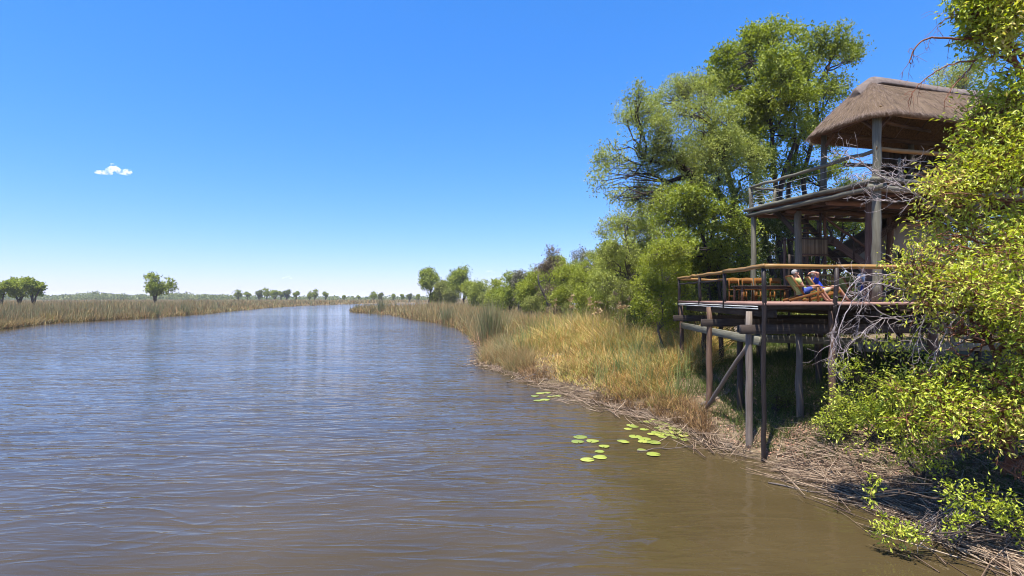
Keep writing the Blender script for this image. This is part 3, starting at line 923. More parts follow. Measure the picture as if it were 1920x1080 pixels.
for k in range(10):
    u = 1.6 + k * .34; z = LZ - .22 - k * .232
    board('tread', sp(u, .03, z), sp(u, .87, z), .28, .04, M['wood_dark'], stair)
pole('stair_handrail', sp(1.0, -.04, LZ + .82), sp(4.7, -.04, DECK_Z + .95), .05, .045, M['wood_brown'], stair, k=8)
for u, z in ((2.3, 6.0), (3.5, 5.25), (4.6, 4.5)):
    pole('baluster', sp(u, -.04, z - .2), sp(u, -.04, z + .98 - .05 * u), .035, .03, M['wood_dark'], stair, k=8)
for u0, u1 in ((.05, .45), (1.02, .62)):
    pole('landing_brace', sp(u0, 0, LZ - .72), sp(u1, 0, LZ - 1.9), .04, .04, M['wood_dark'], stair, k=7)

# ------------------------------------------------------------------ ground-floor hut behind the stair
hut = thing('plastered_hut', (15.0, 22.0, DECK_Z), 'white plastered hut with dark thatch behind the stairs', 'hut')
HO = np.array([14.8, 21.9])


def hp(u, v, z):
    p = HO + FU * u + FV * v
    return np.array([p[0], p[1], z])


def slab(name, outline, thick, mat, parent, origin, back=False):
    """An outline of (u, v, z) points given depth along v."""
    A = np.array([hp(u, v, z) for u, v, z in outline]); B = np.array([hp(u, v + thick, z) for u, v, z in outline])
    n = len(A); k = np.arange(n)
    V = np.vstack([A, B, A.mean(0), B.mean(0)])
    q = np.stack([k, (k + 1) % n, n + (k + 1) % n, n + k], 1)[:, ::-1]
    t = np.vstack([np.stack([k, (k + 1) % n, np.full(n, 2 * n)], 1), np.stack([n + (k + 1) % n, n + k, np.full(n, 2 * n + 1)], 1)])
    return link(name, build(name, V - np.array(origin), [q, t], mat), parent, T(origin))


ho = hp(0, 0, DECK_Z)
slab('wall', [(0, 0, DECK_Z - .2), (4.2, 0, DECK_Z - .2), (4.2, 0, 7.45), (1.1, 0, 7.45), (0, 0, 6.72)], .2, M['plaster'], hut, ho)
slab('wall', [(0, .203, DECK_Z - .2), (.2, .203, DECK_Z - .2), (.2, .203, 6.80), (0, .203, 6.70)], .5, M['plaster'], hut, ho)
hr = slab('hut_roof', [(-1.25, -.5, 5.98), (1.25, -.5, 7.52), (1.25, -.5, 7.68), (-1.1, -.5, 6.40), (-1.32, -.5, 6.22)], 1.2, M['thatch'], hut, ho)
gs = R(44); ns = 1500
uu = gs.uniform(-1.3, 1.0, ns); zz = 6.10 + (uu + 1.25) * .62 + gs.uniform(-.1, .2, ns)
Ps = np.array([hp(u, -.505 + gs.uniform(-.02, .01), z) for u, z in zip(uu, zz)])
Vs, Fs = rods(Ps, Ps + np.c_[gs.normal(-.10, .05, ns), gs.normal(-.05, .02, ns), gs.normal(-.08, .04, ns)], .006, .003)
tag(link('loose_straw', build('loose_straw', Vs - np.array(ho), Fs, M['straw']), hr, T(ho)), kind='stuff')
# arched niche, its shade painted as a flat dark face, with a plaster rim
acc = Acc(); rim = Acc()
cx, cz = 1.35, DECK_Z + 1.95
th = np.linspace(0, math.pi, 13)
pts = [(cx - .2, cz - .45)] + [(cx - .2 * math.cos(t), cz + .2 * math.sin(t)) for t in th] + [(cx + .2, cz - .45)]
Vn = np.array([hp(a_, -.104, b_) for a_, b_ in pts] + [hp(cx, -.104, cz)])
k = np.arange(len(pts)); acc.add(Vn, [np.stack([k, (k + 1) % len(pts), np.full(len(pts), len(pts))], 1)])
niche = link('niche', acc.mesh('niche', M['niche_shade_eye_dark'], False, hp(0, 0, DECK_Z)), hut, T(hp(0, 0, DECK_Z)))
rim.add(*tube([hp(a_, -.115, b_) for a_, b_ in pts], .022, 6))
link('niche_rim', rim.mesh('niche_rim', M['plaster'], True, hp(0, 0, DECK_Z)), niche, T(hp(0, 0, DECK_Z)))
# wire-mesh screen between the posts behind the stair
scr = thing('mesh_screen', (12.6, 23.6, DECK_Z), 'dark square-grid screen panel behind the staircase', 'screen')
for x in np.arange(0, 1.21, .24):
    pole('screen_bar', (12.3 + x, 23.6, DECK_Z), (12.3 + x, 23.6, DECK_Z + 2.0), .012, .012, M['wood_creosote'], scr, k=5, wob=0)
for z in np.arange(.2, 2.01, .36):
    pole('screen_bar', (12.3, 23.612, DECK_Z + z), (13.5, 23.612, DECK_Z + z), .012, .012, M['wood_creosote'], scr, k=5, wob=0)
for x in (12.26, 13.54):
    p = gz(x, 23.6)
    pole('screen_post', (x, 23.6, p - .2), (x, 23.6, DECK_Z + 2.05), .06, .05, M['wood_dark'], scr, k=8)

# ------------------------------------------------------------------ furniture on the lower deck
def copy_tree(src, world, name=None):
    c = src.copy(); COL.objects.link(c)
    c.matrix_basis = world; WM[c.name] = world.copy()
    for ch in src.children:
        k = ch.copy(); COL.objects.link(k); k.parent = c; k.matrix_parent_inverse = ch.matrix_parent_inverse.copy()
        WM[k.name] = world @ ch.matrix_basis
        for gch in ch.children:
            q = gch.copy(); COL.objects.link(q); q.parent = k
    return c


def loc_board(name, p0, p1, w, h, mat, root, up=(0, 0, 1)):
    """A board given in the thing's own coordinates."""
    L = (Vector(p1) - Vector(p0)).length
    return link(name, box_mesh(name, w, h, L, mat, .006), root, WM[root.name] @ axis_matrix(p0, p1, up))


def table(name, x, y, lx, ly, h, label, rz=0.05):
    t = thing(name, (x, y, DECK_Z), label, 'table', None, rz)
    nb = 5
    for i in range(nb):
        yy = -ly / 2 + (i + .5) * ly / nb
        loc_board('tabletop_board', (-lx / 2, yy, h - .02), (lx / 2, yy, h - .02), ly / nb - .008, .04, M['wood_dark'], t)
    for sx in (-1, 1):
        for sy in (-1, 1):
            loc_board('leg', (sx * (lx / 2 - .1), sy * (ly / 2 - .09), 0), (sx * (lx / 2 - .1), sy * (ly / 2 - .09), h - .04), .07, .07, M['wood_brown'], t)
    for sy in (-1, 1):
        loc_board('apron', (-lx / 2 + .14, sy * (ly / 2 - .09), h - .09), (lx / 2 - .14, sy * (ly / 2 - .09), h - .09), .03, .09, M['wood_dark'], t)
    return t


def dining_chair(loc, rz, label, group=None, src=None):
    w = T(loc) @ Matrix.Rotation(rz, 4, 'Z')
    if src is not None:
        c = copy_tree(src, w); tag(c, label, 'chair', group)
        return c
    t = thing('dining_chair', loc, label, 'chair', group, rz)
    for sy in (-.2, .2):
        loc_board('leg', (.2, sy, 0), (.19, sy, .44), .045, .045, M['wood_teak'], t)
        loc_board('leg', (-.22, sy, 0), (-.20, sy, .45), .045, .045, M['wood_teak'], t)
        loc_board('back_upright', (-.20, sy, .45), (-.27, sy, .93), .045, .04, M['wood_teak'], t)
        loc_board('stretcher', (-.20, sy, .2), (.19, sy, .2), .025, .035, M['wood_teak'], t)
    loc_board('seat', (-.22, 0, .46), (.23, 0, .46), .46, .04, M['wood_teak'], t)
    # a wide, slightly bowed back panel
    n = 9; acc = Acc(); ys_ = np.linspace(-.225, .225, n); bow = -.04 * (1 - (ys_ / .225) ** 2)
    top = np.c_[-.265 + bow, ys_, .95 - .03 * (ys_ / .225) ** 2]; bot = np.c_[-.235 + bow, ys_, np.full(n, .72)]
    Vp = np.vstack([top, bot, top + [.022, 0, 0], bot + [.022, 0, 0]])
    k = np.arange(n - 1)
    acc.add(Vp, [np.vstack([np.stack([k, k + 1, n + k + 1, n + k], 1), np.stack([2 * n + k, 3 * n + k, 3 * n + k + 1, 2 * n + k + 1], 1), np.stack([k, 2 * n + k, 2 * n + k + 1, k + 1], 1), np.stack([n + k, n + k + 1, 3 * n + k + 1, 3 * n + k], 1)])])
    link('back_panel', acc.mesh('back_panel', M['wood_teak'], False), t)
    return t


table('dining_table', 9.85, 20.75, 2.35, .8, .6, 'long dark low dining table with chairs behind it')
chair_labels = ['orange wooden chair at the river end of the dining table', 'orange wooden chair second from the river end of the table',
                'orange wooden chair third from the river end of the table', 'orange wooden chair beside the thick grey lodge post']
cs = None
for i, (x, r) in enumerate(((9.02, -1.52), (9.56, -1.62), (10.1, -1.50), (10.72, -1.66))):
    c = dining_chair((x, 21.42 + .03 * i, DECK_Z), r, chair_labels[i], 'chairs at the dining table', cs)
    cs = cs or c


def lounge_chair(loc, rz, label, src=None):
    w = T(loc) @ Matrix.Rotation(rz, 4, 'Z')
    if src is not None:
        return tag(copy_tree(src, w), label, 'chair', 'reclining deck chairs')
    t = thing('lounge_chair', loc, label, 'chair', 'reclining deck chairs', rz)
    for sy in (-.31, .31):
        loc_board('leg', (.36, sy, 0), (.36, sy, .5), .05, .06, M['wood_teak'], t)
        loc_board('side_rail', (-.52, sy * .93, .04), (.56, sy * .93, .36), .035, .085, M['wood_teak'], t)
        loc_board('armrest', (-.34, sy, .52), (.46, sy, .52), .075, .03, M['wood_teak'], t)
        loc_board('back_upright', (-.02, sy * .84, .2), (-.44, sy * .84, .86), .035, .06, M['wood_teak'], t)
    loc_board('crossbar', (-.44, -.26, .86), (-.44, .26, .86), .045, .045, M['wood_teak'], t)
    loc_board('crossbar', (.53, -.29, .35), (.53, .29, .35), .04, .04, M['wood_teak'], t)
    prof = [(-.45, .87), (-.30, .60), (-.14, .37), (-.02, .26), (.15, .255), (.38, .31), (.54, .37)]
    V_ = np.array([[x, sy, z] for sy in (-.25, .25) for x, z in prof] + [[x, sy, z - .012] for sy in (-.25, .25) for x, z in prof])
    n = len(prof); k = np.arange(n - 1)
    F_ = [np.vstack([np.stack([k, k + 1, n + k + 1, n + k], 1), np.stack([2 * n + k, 3 * n + k, 3 * n + k + 1, 2 * n + k + 1], 1),
                     np.stack([k, 2 * n + k, 2 * n + k + 1, k + 1], 1), np.stack([n + k, n + k + 1, 3 * n + k + 1, 3 * n + k], 1)])]
    link('sling', build('sling', V_, F_, M['fabric_green'], True), t)
    return t


LC = [((9.80, 18.0, DECK_Z), -.12), ((10.95, 18.9, DECK_Z), -.3), ((11.95, 18.95, DECK_Z), .15)]
lc = lounge_chair(*LC[0], 'wooden reclining deck chair holding the person in the lime top')
lounge_chair(*LC[1], 'wooden reclining deck chair holding the person in the blue shirt', lc)
lounge_chair(*LC[2], 'empty wooden deck chair with green sling beyond the people', lc)

# slatted upright bench of pale teak behind the deck chairs
b = thing('slatted_bench', (11.75, 19.9, DECK_Z), 'yellow wooden bench with upright slats behind the deck chairs', 'bench', None, -1.5)
for sy in (-.45, .45):
    loc_board('leg', (.22, sy, 0), (.22, sy, .42), .06, .06, M['wood_honey'], b)
    loc_board('leg', (-.24, sy, 0), (-.30, sy, 1.02), .06, .06, M['wood_honey'], b)
for k in range(5):
    loc_board('seat_slat', (-.2 + k * .1, -.48, .44), (-.2 + k * .1, .48, .44), .085, .025, M['wood_honey'], b)
for k in range(9):
    loc_board('back_slat', (-.255, -.38 + k * .095, .47), (-.30, -.38 + k * .095, .97), .065, .018, M['wood_honey'], b, up=(0, 1, 0))
loc_board('back_rail', (-.305, -.48, .99), (-.305, .48, .99), .04, .07, M['wood_honey'], b)
table('side_table', 12.35, 17.6, 1.3, .65, .66, 'dark small table at the bush end of the deck', .1)


# ------------------------------------------------------------------ people
def skinned(name, joints, edges, mat, parent, world, sub=2):
    names = list(joints)
    me = bpy.data.meshes.new(name)
    me.from_pydata([joints[k][0] for k in names], [(names.index(a_), names.index(b_)) for a_, b_ in edges], [])
    me.materials.append(mat)
    o = link(name, me, parent, world)
    sk = o.modifiers.new('skin', 'SKIN'); sk.use_smooth_shade = True; sk.branch_smoothing = 0.6
    for i, k in enumerate(names):
        r = joints[k][1]
        me.skin_vertices[0].data[i].radius = (r, r) if isinstance(r, (int, float)) else r
        me.skin_vertices[0].data[i].use_root = (i == 0)
    ss = o.modifiers.new('sub', 'SUBSURF'); ss.levels = sub; ss.render_levels = sub
    return o


def person(loc, rz, label, pose, shirt, shorts, hair):
    t = thing('person', loc, label, 'person', None, rz)
    w = WM[t.name]
    J = {'pelvis': ((0, 0, .33), (.13, .16)), 'belly': ((-.07, 0, .46), (.115, .15)), 'chest': ((-.16, 0, .63), (.115, .165)),
         'neck0': ((-.225, 0, .775), .06), 'neck': ((-.235, 0, .84), .052), 'jaw': ((-.215, 0, .90), .072), 'head': ((-.235, 0, .98), .088), 'crown': ((-.25, 0, 1.04), .062)}
    E = [('pelvis', 'belly'), ('belly', 'chest'), ('chest', 'neck0'), ('neck0', 'neck'), ('neck', 'jaw'), ('jaw', 'head'), ('head', 'crown')]
    for s, k in ((1, 'l'), (-1, 'r')):
        J['sh' + k] = ((-.20, s * .175, .735), .065)
        for nm, r in (('el', .045), ('wr', .030), ('pa', .036)):
            x, y, z = pose[nm]; J[nm + k] = ((x, s * y, z), r)
        hx, hy, hz = pose['hip']; kx, ky, kz = pose['knee']; ax, ay, az = pose['ankle']
        J['hip' + k] = ((hx, s * hy, hz), .095); J['kn' + k] = ((kx, s * ky, kz), .062); J['ca' + k] = (((kx * .6 + ax * .4), s * (ky * .6 + ay * .4), (kz * .6 + az * .4)), .056)
        J['an' + k] = ((ax, s * ay, az), .036); J['to' + k] = ((ax + .15, s * ay, max(.03, az - .04)), .032)
        E += [('neck0', 'sh' + k), ('sh' + k, 'el' + k), ('el' + k, 'wr' + k), ('wr' + k, 'pa' + k), ('pelvis', 'hip' + k), ('hip' + k, 'kn' + k), ('kn' + k, 'ca' + k), ('ca' + k, 'an' + k), ('an' + k, 'to' + k)]
        # five fingers leaving the palm
        px_, py_, pz_ = J['pa' + k][0]; wx, wy, wz = J['wr' + k][0]
        d = Vector((px_ - wx, py_ - wy, pz_ - wz)).normalized(); sd = d.orthogonal().normalized()
        for f in range(5):
            a = (f - 2) * .017; ln = (.05, .075, .08, .074, .058)[f]
            p1 = Vector((px_, py_, pz_)) + d * (ln * .5 if f else .01) + sd * (a if f else -.045)
            p2 = p1 + d * ln * .5 + d.cross(sd) * .015
            J['f%d%s' % (f, k)] = (tuple(p1), .0095); J['g%d%s' % (f, k)] = (tuple(p2), .008)
            E += [('pa' + k, 'f%d%s' % (f, k)), ('f%d%s' % (f, k), 'g%d%s' % (f, k))]
    body = skinned('body', J, E, M['skin'], t, w, 1)
    # clothes follow the body a little wider
    S = {'belly': (J['belly'][0], (.14, .175)), 'low': ((-.02, 0, .38), (.145, .18)), 'chest': (J['chest'][0], (.14, .19)), 'nk': ((-.215, 0, .755), .09)}
    ES = [('belly', 'low'), ('belly', 'chest'), ('chest', 'nk')]
    for k in 'lr':
        e, s_ = np.array(J['el' + k][0]), np.array(J['sh' + k][0])
        S['s' + k] = (tuple(s_), .082); S['e' + k] = (tuple(s_ + (e - s_) * .55), .068)
        ES += [('nk', 's' + k), ('s' + k, 'e' + k)]
    skinned('shirt', S, ES, shirt, t, w, 1)
    H = {'p': (J['pelvis'][0], (.15, .18))}; EH = []
    for k in 'lr':
        h, kn = np.array(J['hip' + k][0]), np.array(J['kn' + k][0])
        H['h' + k] = (tuple(h), .112); H['k' + k] = (tuple(h + (kn - h) * .62), .09)
        EH += [('p', 'h' + k), ('h' + k, 'k' + k)]
    skinned('shorts', H, EH, shorts, t, w, 1)
    hd = Acc(); c = np.array([-.247, 0, .985])
    th, ph = np.meshgrid(np.linspace(0, math.pi * .62, 7), np.linspace(0, 2 * math.pi, 14, endpoint=False), indexing='ij')
    D = np.stack([np.sin(th) * np.cos(ph), np.sin(th) * np.sin(ph), np.cos(th)], -1)
    rad = .104 * (1 - .35 * ((D[..., 0] > .35) & (D[..., 2] < .45)))
    Vh = (c + D * rad[..., None] * np.array([1.05, .92, 1.05])).reshape(-1, 3)
    a_, b_ = np.meshgrid(np.arange(6), np.arange(14), indexing='ij'); a_, b_ = a_.ravel(), b_.ravel()
    hd.add(Vh, [np.stack([a_ * 14 + b_, (a_ + 1) * 14 + b_, (a_ + 1) * 14 + (b_ + 1) % 14, a_ * 14 + (b_ + 1) % 14], 1)])
    link('hair', hd.mesh('hair', hair, True), t, w)
    f = Acc()                                     # nose, eyes and ears
    f.add(*tube([(-.135, 0, .985), (-.118, 0, .945), (-.14, 0, .935)], [.006, .014, .008], 6))
    for s in (1, -1):
        f.add(*tube([(-.245, s * .088, .99), (-.25, s * .095, .95)], [.018, .012], 6))
    link('nose_and_ears', f.mesh('nose_and_ears', M['skin'], True), t, w)
    for s in (1, -1):
        ey = Acc(); ey.add(*tube([(-.155, s * .032, .985), (-.147, s * .032, .985)], [.010, .006], 6))
        link('eye', ey.mesh('eye', M['niche_shade_eye_dark'], True), t, w)
    return t


recl = dict(hip=(.05, .095, .36), knee=(.46, .12, .55), ankle=(.80, .13, .07))
chin = dict(recl, el=(-.06, .23, .50), wr=(-.10, .07, .78), pa=(-.125, .04, .86))
behind = dict(recl, el=(-.17, .40, 1.00), wr=(-.33, .14, 1.03), pa=(-.37, .06, 1.0))
lap = dict(hip=(.05, .095, .36), knee=(.44, .11, .40), ankle=(.42, .12, -.03), el=(.0, .22, .47), wr=(.23, .13, .5), pa=(.31, .10, .51))
person(np.array(LC[0][0]) + [0, 0, .0], LC[0][1], 'person in lime top and blue shorts reclining with hands at chin', chin, M['fabric_lime'], M['fabric_navy'], M['hair_grey'])
person(np.array(LC[1][0]) + [0, 0, .0], LC[1][1], 'person in blue shirt reclining with hands behind the head', behind, M['fabric_blue'], M['fabric_tan'], M['hair_grey'])
st = thing('stool', (12.25, 18.35, DECK_Z), 'small dark stool at the bush end of the deck', 'stool')
for sx in (-.14, .14):
    for sy in (-.14, .14):
        loc_board('leg', (sx, sy, 0), (sx * .8, sy * .8, .4), .04, .04, M['wood_brown'], st)
loc_board('seat', (-.19, 0, .415), (.19, 0, .415), .38, .035, M['wood_brown'], st)
person((12.25, 18.35, DECK_Z + .17), -1.5, 'person in pale shirt sitting at the small table', lap, M['fabric_white'], M['fabric_navy'], M['hair_grey'])

# ------------------------------------------------------------------ trees and shrubs
def bent(p, q, n, g, amp, lift=0.0):
    t = np.linspace(0, 1, n)[:, None]
    p, q = np.asarray(p, float), np.asarray(q, float)
    L = np.linalg.norm(q - p)
    off = g.normal(0, amp * L, (n, 3)); off[0] = off[-1] = 0
    off = (off + np.roll(off, 1, 0) * .5); off[0] = off[-1] = 0
    return p + (q - p) * t + off + np.array([0, 0, 1.0]) * lift * L * np.sin(np.pi * t)


def auto_lobes(g, H, rad, cb, n, flat=1.0, rl=(.24, .42)):
    """Lobes of a crown of radius rad between cb*H and H."""
    c = np.array([0, 0, H * (cb + 1) / 2]); ax = np.array([rad * .74, rad * .74, H * (1 - cb) / 2 * .78])
    P = unit(g.normal(0, 1, (n, 3))) * (g.uniform(.15, 1, (n, 1)) ** .5) * ax + c
    r = g.uniform(*rl, n) * rad
    return [(p[0], p[1], p[2], k) for p, k in zip(P, r)]


def tree_meshes(seed, lobes, n_sprig, k_leaf, leaf, leafm, barkm, trunks, r0, sprig=.45, flat=.75, shell=.5, up=.5, droop=0., twig=.35, wl=.45, gaps=0.25, branch_k=7):
    """trunk + crown of one tree in its own coordinates (origin at the foot)."""
    g = R(seed)
    lobes = np.array(lobes, float)
    wood = Acc()
    trunk_pts = []
    for tp in trunks:
        tp = np.array(tp, float)
        path = [tp[0]]
        for p, q in zip(tp[:-1], tp[1:]):
            path += list(bent(p, q, 5, g, .03)[1:])
        path = np.array(path)
        n = len(path); rr_ = r0 * np.linspace(1.1, .35, n); rr_[0] *= 1.25
        wood.add(*tube(path, rr_, branch_k + 1))
        trunk_pts.append(np.c_[path, rr_])
    tpts = np.vstack(trunk_pts)
    for x, y, z, r in lobes:
        c = np.array([x, y, z])
        ok = tpts[tpts[:, 2] < z - .15 * r]
        if len(ok) == 0: ok = tpts[:1]
        dd = np.linalg.norm(ok[:, :2] - c[:2], axis=1) * .5 + np.abs((z - ok[:, 2]) - r * .9) * .6
        s = ok[np.argmin(dd + g.uniform(0, .3, len(dd)))]
        br = bent(s[:3], c, 6, g, .06, .08)
        rb = np.linspace(min(s[3] * .7, r0 * .45), max(.012, r0 * .10), 6)
        wood.add(*tube(br, rb, max(4, branch_k - 2), cap=False))
        for _ in range(4):
            d = unit(g.normal(0, 1, 3) + np.array([0, 0, .4])) * r * g.uniform(.6, .95)
            b2 = bent(br[g.integers(2, 6)], c + d * [1, 1, flat], 4, g, .08)
            wood.add(*tube(b2, np.linspace(rb[-1] * 1.1, .006 + r0 * .02, 4), 4, cap=False))
    # sprigs in the shells of the lobes, with gaps
    w = lobes[:, 3] ** 2; li = g.choice(len(lobes), int(n_sprig * (1 + gaps)), p=w / w.sum())
    d = unit(g.normal(0, 1, (len(li), 3)) + np.array([0, 0, .25]))
    rad = shell + (1 - shell) * g.uniform(0, 1, (len(li), 1)) ** .7
    ph = g.uniform(0, 6.28, (len(lobes), 6))
    lump = 1 + .22 * (np.sin(d[:, 0] * 5 + ph[li, 0]) * np.sin(d[:, 1] * 5 + ph[li, 1]) + np.sin(d[:, 2] * 6 + ph[li, 2]) * .7)[:, None]
    P = lobes[li, :3] + d * rad * lump * lobes[li, 3:4] * np.array([1, 1, flat])
    hole = np.sin(P[:, 0] * 2.1 / (sprig * 2) + ph[0, 0]) + np.sin(P[:, 1] * 2.3 / (sprig * 2) + ph[0, 1]) + np.sin(P[:, 2] * 2.7 / (sprig * 2) + ph[0, 2])
    keep = np.argsort(hole + g.normal(0, .5, len(hole)))[:n_sprig]
    P, d = P[keep], d[keep]
    n = len(P)
    sd = unit(d * .7 + g.normal(0, .55, (n, 3)) + np.array([0, 0, .25 - droop]))
    if twig:
        m = int(n * twig); c = lobes[li[keep][:m], :3]
        T0 = P[:m] + (c - P[:m]) * g.uniform(.3, .7, (m, 1))
        wood.add(*rods(T0, P[:m] + sd[:m] * sprig * .8, .004 + r0 * .03, .003 + r0 * .008))
    f = g.uniform(0, 1, (n, k_leaf, 1))
    pos = P[:, None] + sd[:, None] * f * sprig + g.normal(0, sprig * .16, (n, k_leaf, 3))
    ax = unit(sd[:, None] * .5 + g.normal(0, .6, (n, k_leaf, 3)) + np.array([0, 0, -droop]))
    nrm = unit(g.normal(0, .6, (n, k_leaf, 3)) + np.array([0, 0, up]) + d[:, None] * .5)
    sz = leaf * g.uniform(.65, 1.25, n * k_leaf)
    V, F = leaf_quads(pos.reshape(-1, 3), ax.reshape(-1, 3), nrm.reshape(-1, 3), sz, sz * wl)
    return wood.mesh('trunk', barkm, True), build('crown', V, F, leafm)


def plant(name, label, cat, foot, meshes, group=None, rz=0., s=1.0, part='crown', wood='trunk'):
    t = thing(name, foot, label, cat, group, rz)
    t.scale = (s, s, s)
    WM[t.name] = WM[t.name] @ Matrix.Scale(s, 4)
    link(wood, meshes[0], t)
    link(part, meshes[1], t)
    return t


def sketch_lobes(foot, items, dj=0.0, seed=1, k=1.0):
    """Lobes sketched as (x, y, r) at a tree's distance, spread in depth, made local to the tree's foot."""
    g = R(seed); out = []
    for it in items:
        px, py, r = it[:3]
        d = foot[1] + (it[3] if len(it) > 3 else g.normal(0, dj))
        p = at(px, py, d) - foot
        rm = r * k * d / 1000.0
        out.append((p[0], p[1], p[2], rm * .92))
        for o in unit(g.normal(0, 1, (1, 3))) * g.uniform(.7, 1.1, (1, 1)) * rm:
            out.append((p[0] + o[0], p[1] + o[1], p[2] + o[2] * .8, rm * g.uniform(.35, .6)))
    return out


def foot_at(px, d):
    x = (px - 960) / 1000 * d
    return np.array([x, d, gz(x, d) - .05])


def loc(foot, px, py, d=None):
    return at(px, py, d or foot[1]) - foot


# the feathery tree leaning out over the reeds
f = foot_at(1425, 28.0)
lob = sketch_lobes(f, [(1148, 300, 36), (1128, 340, 26), (1185, 262, 38), (1205, 215, 34), (1190, 178, 20), (1243, 195, 36), (1235, 300, 40), (1262, 262, 44), (1300, 215, 44),
                       (1335, 178, 42), (1310, 285, 48), (1365, 235, 46), (1392, 300, 44), (1225, 340, 30), (1330, 345, 46), (1285, 335, 38), (1400, 360, 40), (1172, 335, 26), (1265, 165, 22), (1200, 372, 24), (1240, 378, 28), (1160, 368, 18), (1300, 168, 32), (1275, 215, 34), (1350, 290, 40)], 1.3, 2)
lob = [(a, b, c, r) for a, b, c, r in lob]
plant('thorn_tree', 'feathery light-green tree leaning out over the reeds toward the river', 'tree', f,
      tree_meshes(31, lob, 5600, 9, .13, M['leaf_feather'], M['bark_dark'],
                  [[(0, 0, -.2), loc(f, 1395, 470), loc(f, 1350, 365), loc(f, 1275, 310), loc(f, 1210, 300)], [loc(f, 1395, 470), loc(f, 1365, 330), loc(f, 1330, 230)]],
                  .22, sprig=.5, wl=.42, shell=.35, gaps=.6))
# tall bright tree behind it
f = foot_at(1472, 32.0)
lob = sketch_lobes(f, [(1395, 150, 40), (1360, 130, 34), (1345, 165, 30), (1415, 95, 40), (1450, 70, 34), (1478, 75, 28), (1438, 130, 46), (1478, 135, 40), (1400, 205, 44), (1450, 190, 48), (1490, 190, 36),
                       (1385, 260, 40), (1440, 255, 44), (1480, 245, 36), (1375, 105, 22), (1425, 310, 38), (1470, 310, 34)], 1.2, 3)
plant('bright_tree', 'tallest bright-green tree rising behind the thatched lodge', 'tree', f,
      tree_meshes(32, lob, 4300, 9, .175, M['leaf_mid'], M['bark_dark'],
                  [[(0, 0, -.2), loc(f, 1458, 400), loc(f, 1448, 250), loc(f, 1440, 120)], [(-.5, .3, -.2), loc(f, 1430, 400), loc(f, 1405, 240)], [loc(f, 1458, 400), loc(f, 1490, 230)]],
                  .19, sprig=.5, wl=.55, shell=.4, gaps=.5))
f = foot_at(1512, 33.0)
lob = sketch_lobes(f, [(1530, 75, 26), (1560, 78, 26), (1588, 100, 24), (1600, 112, 14), (1520, 110, 34), (1555, 120, 34), (1515, 160, 36), (1560, 165, 30), (1582, 185, 24), (1510, 215, 34), (1548, 225, 30),
                       (1505, 270, 28), (1545, 280, 26), (1575, 235, 20), (1520, 330, 26), (1570, 320, 24), (1490, 340, 24)], 1.2, 4)
plant('airy_tree', 'tall airy tree with open crown beside the thatch', 'tree', f,
      tree_meshes(33, lob, 2500, 8, .16, M['leaf_mid'], M['bark_dark'],
                  [[(0, 0, -.2), loc(f, 1505, 330), loc(f, 1530, 170), loc(f, 1560, 100)], [(.4, 0, -.2), loc(f, 1478, 380), loc(f, 1510, 230), loc(f, 1522, 130)], [(.9, .2, -.2), loc(f, 1535, 380), loc(f, 1548, 250)]],
                  .16, sprig=.5, wl=.5, shell=.35, gaps=.7))
f = foot_at(1335, 27.0)
lob = sketch_lobes(f, [(1262, 385, 34), (1245, 420, 32), (1285, 375, 36), (1320, 395, 40), (1300, 430, 42), (1355, 410, 40), (1385, 440, 34), (1262, 460, 40), (1320, 470, 42), (1370, 480, 40), (1290, 500, 38), (1340, 520, 40), (1250, 500, 30), (1395, 510, 30)], 1.0, 5)
plant('leafy_tree', 'low dense bright-green tree behind the near end of the deck', 'tree', f,
      tree_meshes(34, lob, 3300, 8, .14, M['leaf_mid'], M['bark_dark'], [[(0, 0, -.2), loc(f, 1330, 500), loc(f, 1310, 420)], [(.3, 0, -.2), loc(f, 1365, 450)]], .13, sprig=.45, wl=.5))
f = foot_at(1190, 38.0)
lob = sketch_lobes(f, [(1160, 395, 24), (1148, 430, 28), (1180, 415, 30), (1205, 440, 30), (1165, 465, 34), (1200, 485, 34), (1150, 505, 30), (1185, 525, 32), (1225, 470, 26), (1215, 400, 18), (1140, 470, 18), (1130, 530, 26), (1165, 545, 30), (1210, 550, 32), (1235, 520, 30), (1250, 550, 28), (1200, 515, 30), (1245, 490, 26)], 1.2, 6)
plant('grey_green_tree', 'rounded grey-green tree below the leaning feathery crown', 'tree', f,
      tree_meshes(35, lob, 4300, 8, .15, M['leaf_feather'], M['bark'], [[(0, 0, -.2), loc(f, 1178, 480), loc(f, 1170, 420)]], .16, sprig=.5, wl=.45, gaps=.4))
f = foot_at(1235, 42.0)
lob = sketch_lobes(f, [(1230, 390, 26), (1250, 420, 28), (1215, 430, 26), (1240, 455, 28), (1260, 480, 28)], 1.0, 7)
plant('brown_tree', 'half-bare brownish tree behind the grey-green tree', 'tree', f,
      tree_meshes(36, lob, 800, 7, .14, M['leaf_brown'], M['bark'], [[(0, 0, -.2), loc(f, 1240, 470), loc(f, 1235, 410)]], .14, sprig=.6, wl=.4, twig=1.0))
f = foot_at(1242, 24.3)
lob = sketch_lobes(f, [(1240, 475, 26), (1228, 505, 30), (1258, 520, 30), (1215, 540, 24), (1240, 560, 32), (1222, 585, 26), (1255, 590, 28), (1265, 470, 24), (1205, 565, 16), (1270, 550, 24)], .5, 8)
plant('river_shrub', 'yellow-green shrub against the far end of the deck railing', 'shrub', f,
      tree_meshes(37, lob, 2300, 8, .10, M['leaf_lime'], M['bark'], [[(0, 0, -.1), loc(f, 1240, 560), loc(f, 1242, 500)]], .06, sprig=.35, wl=.5), part='foliage', wood='stem')
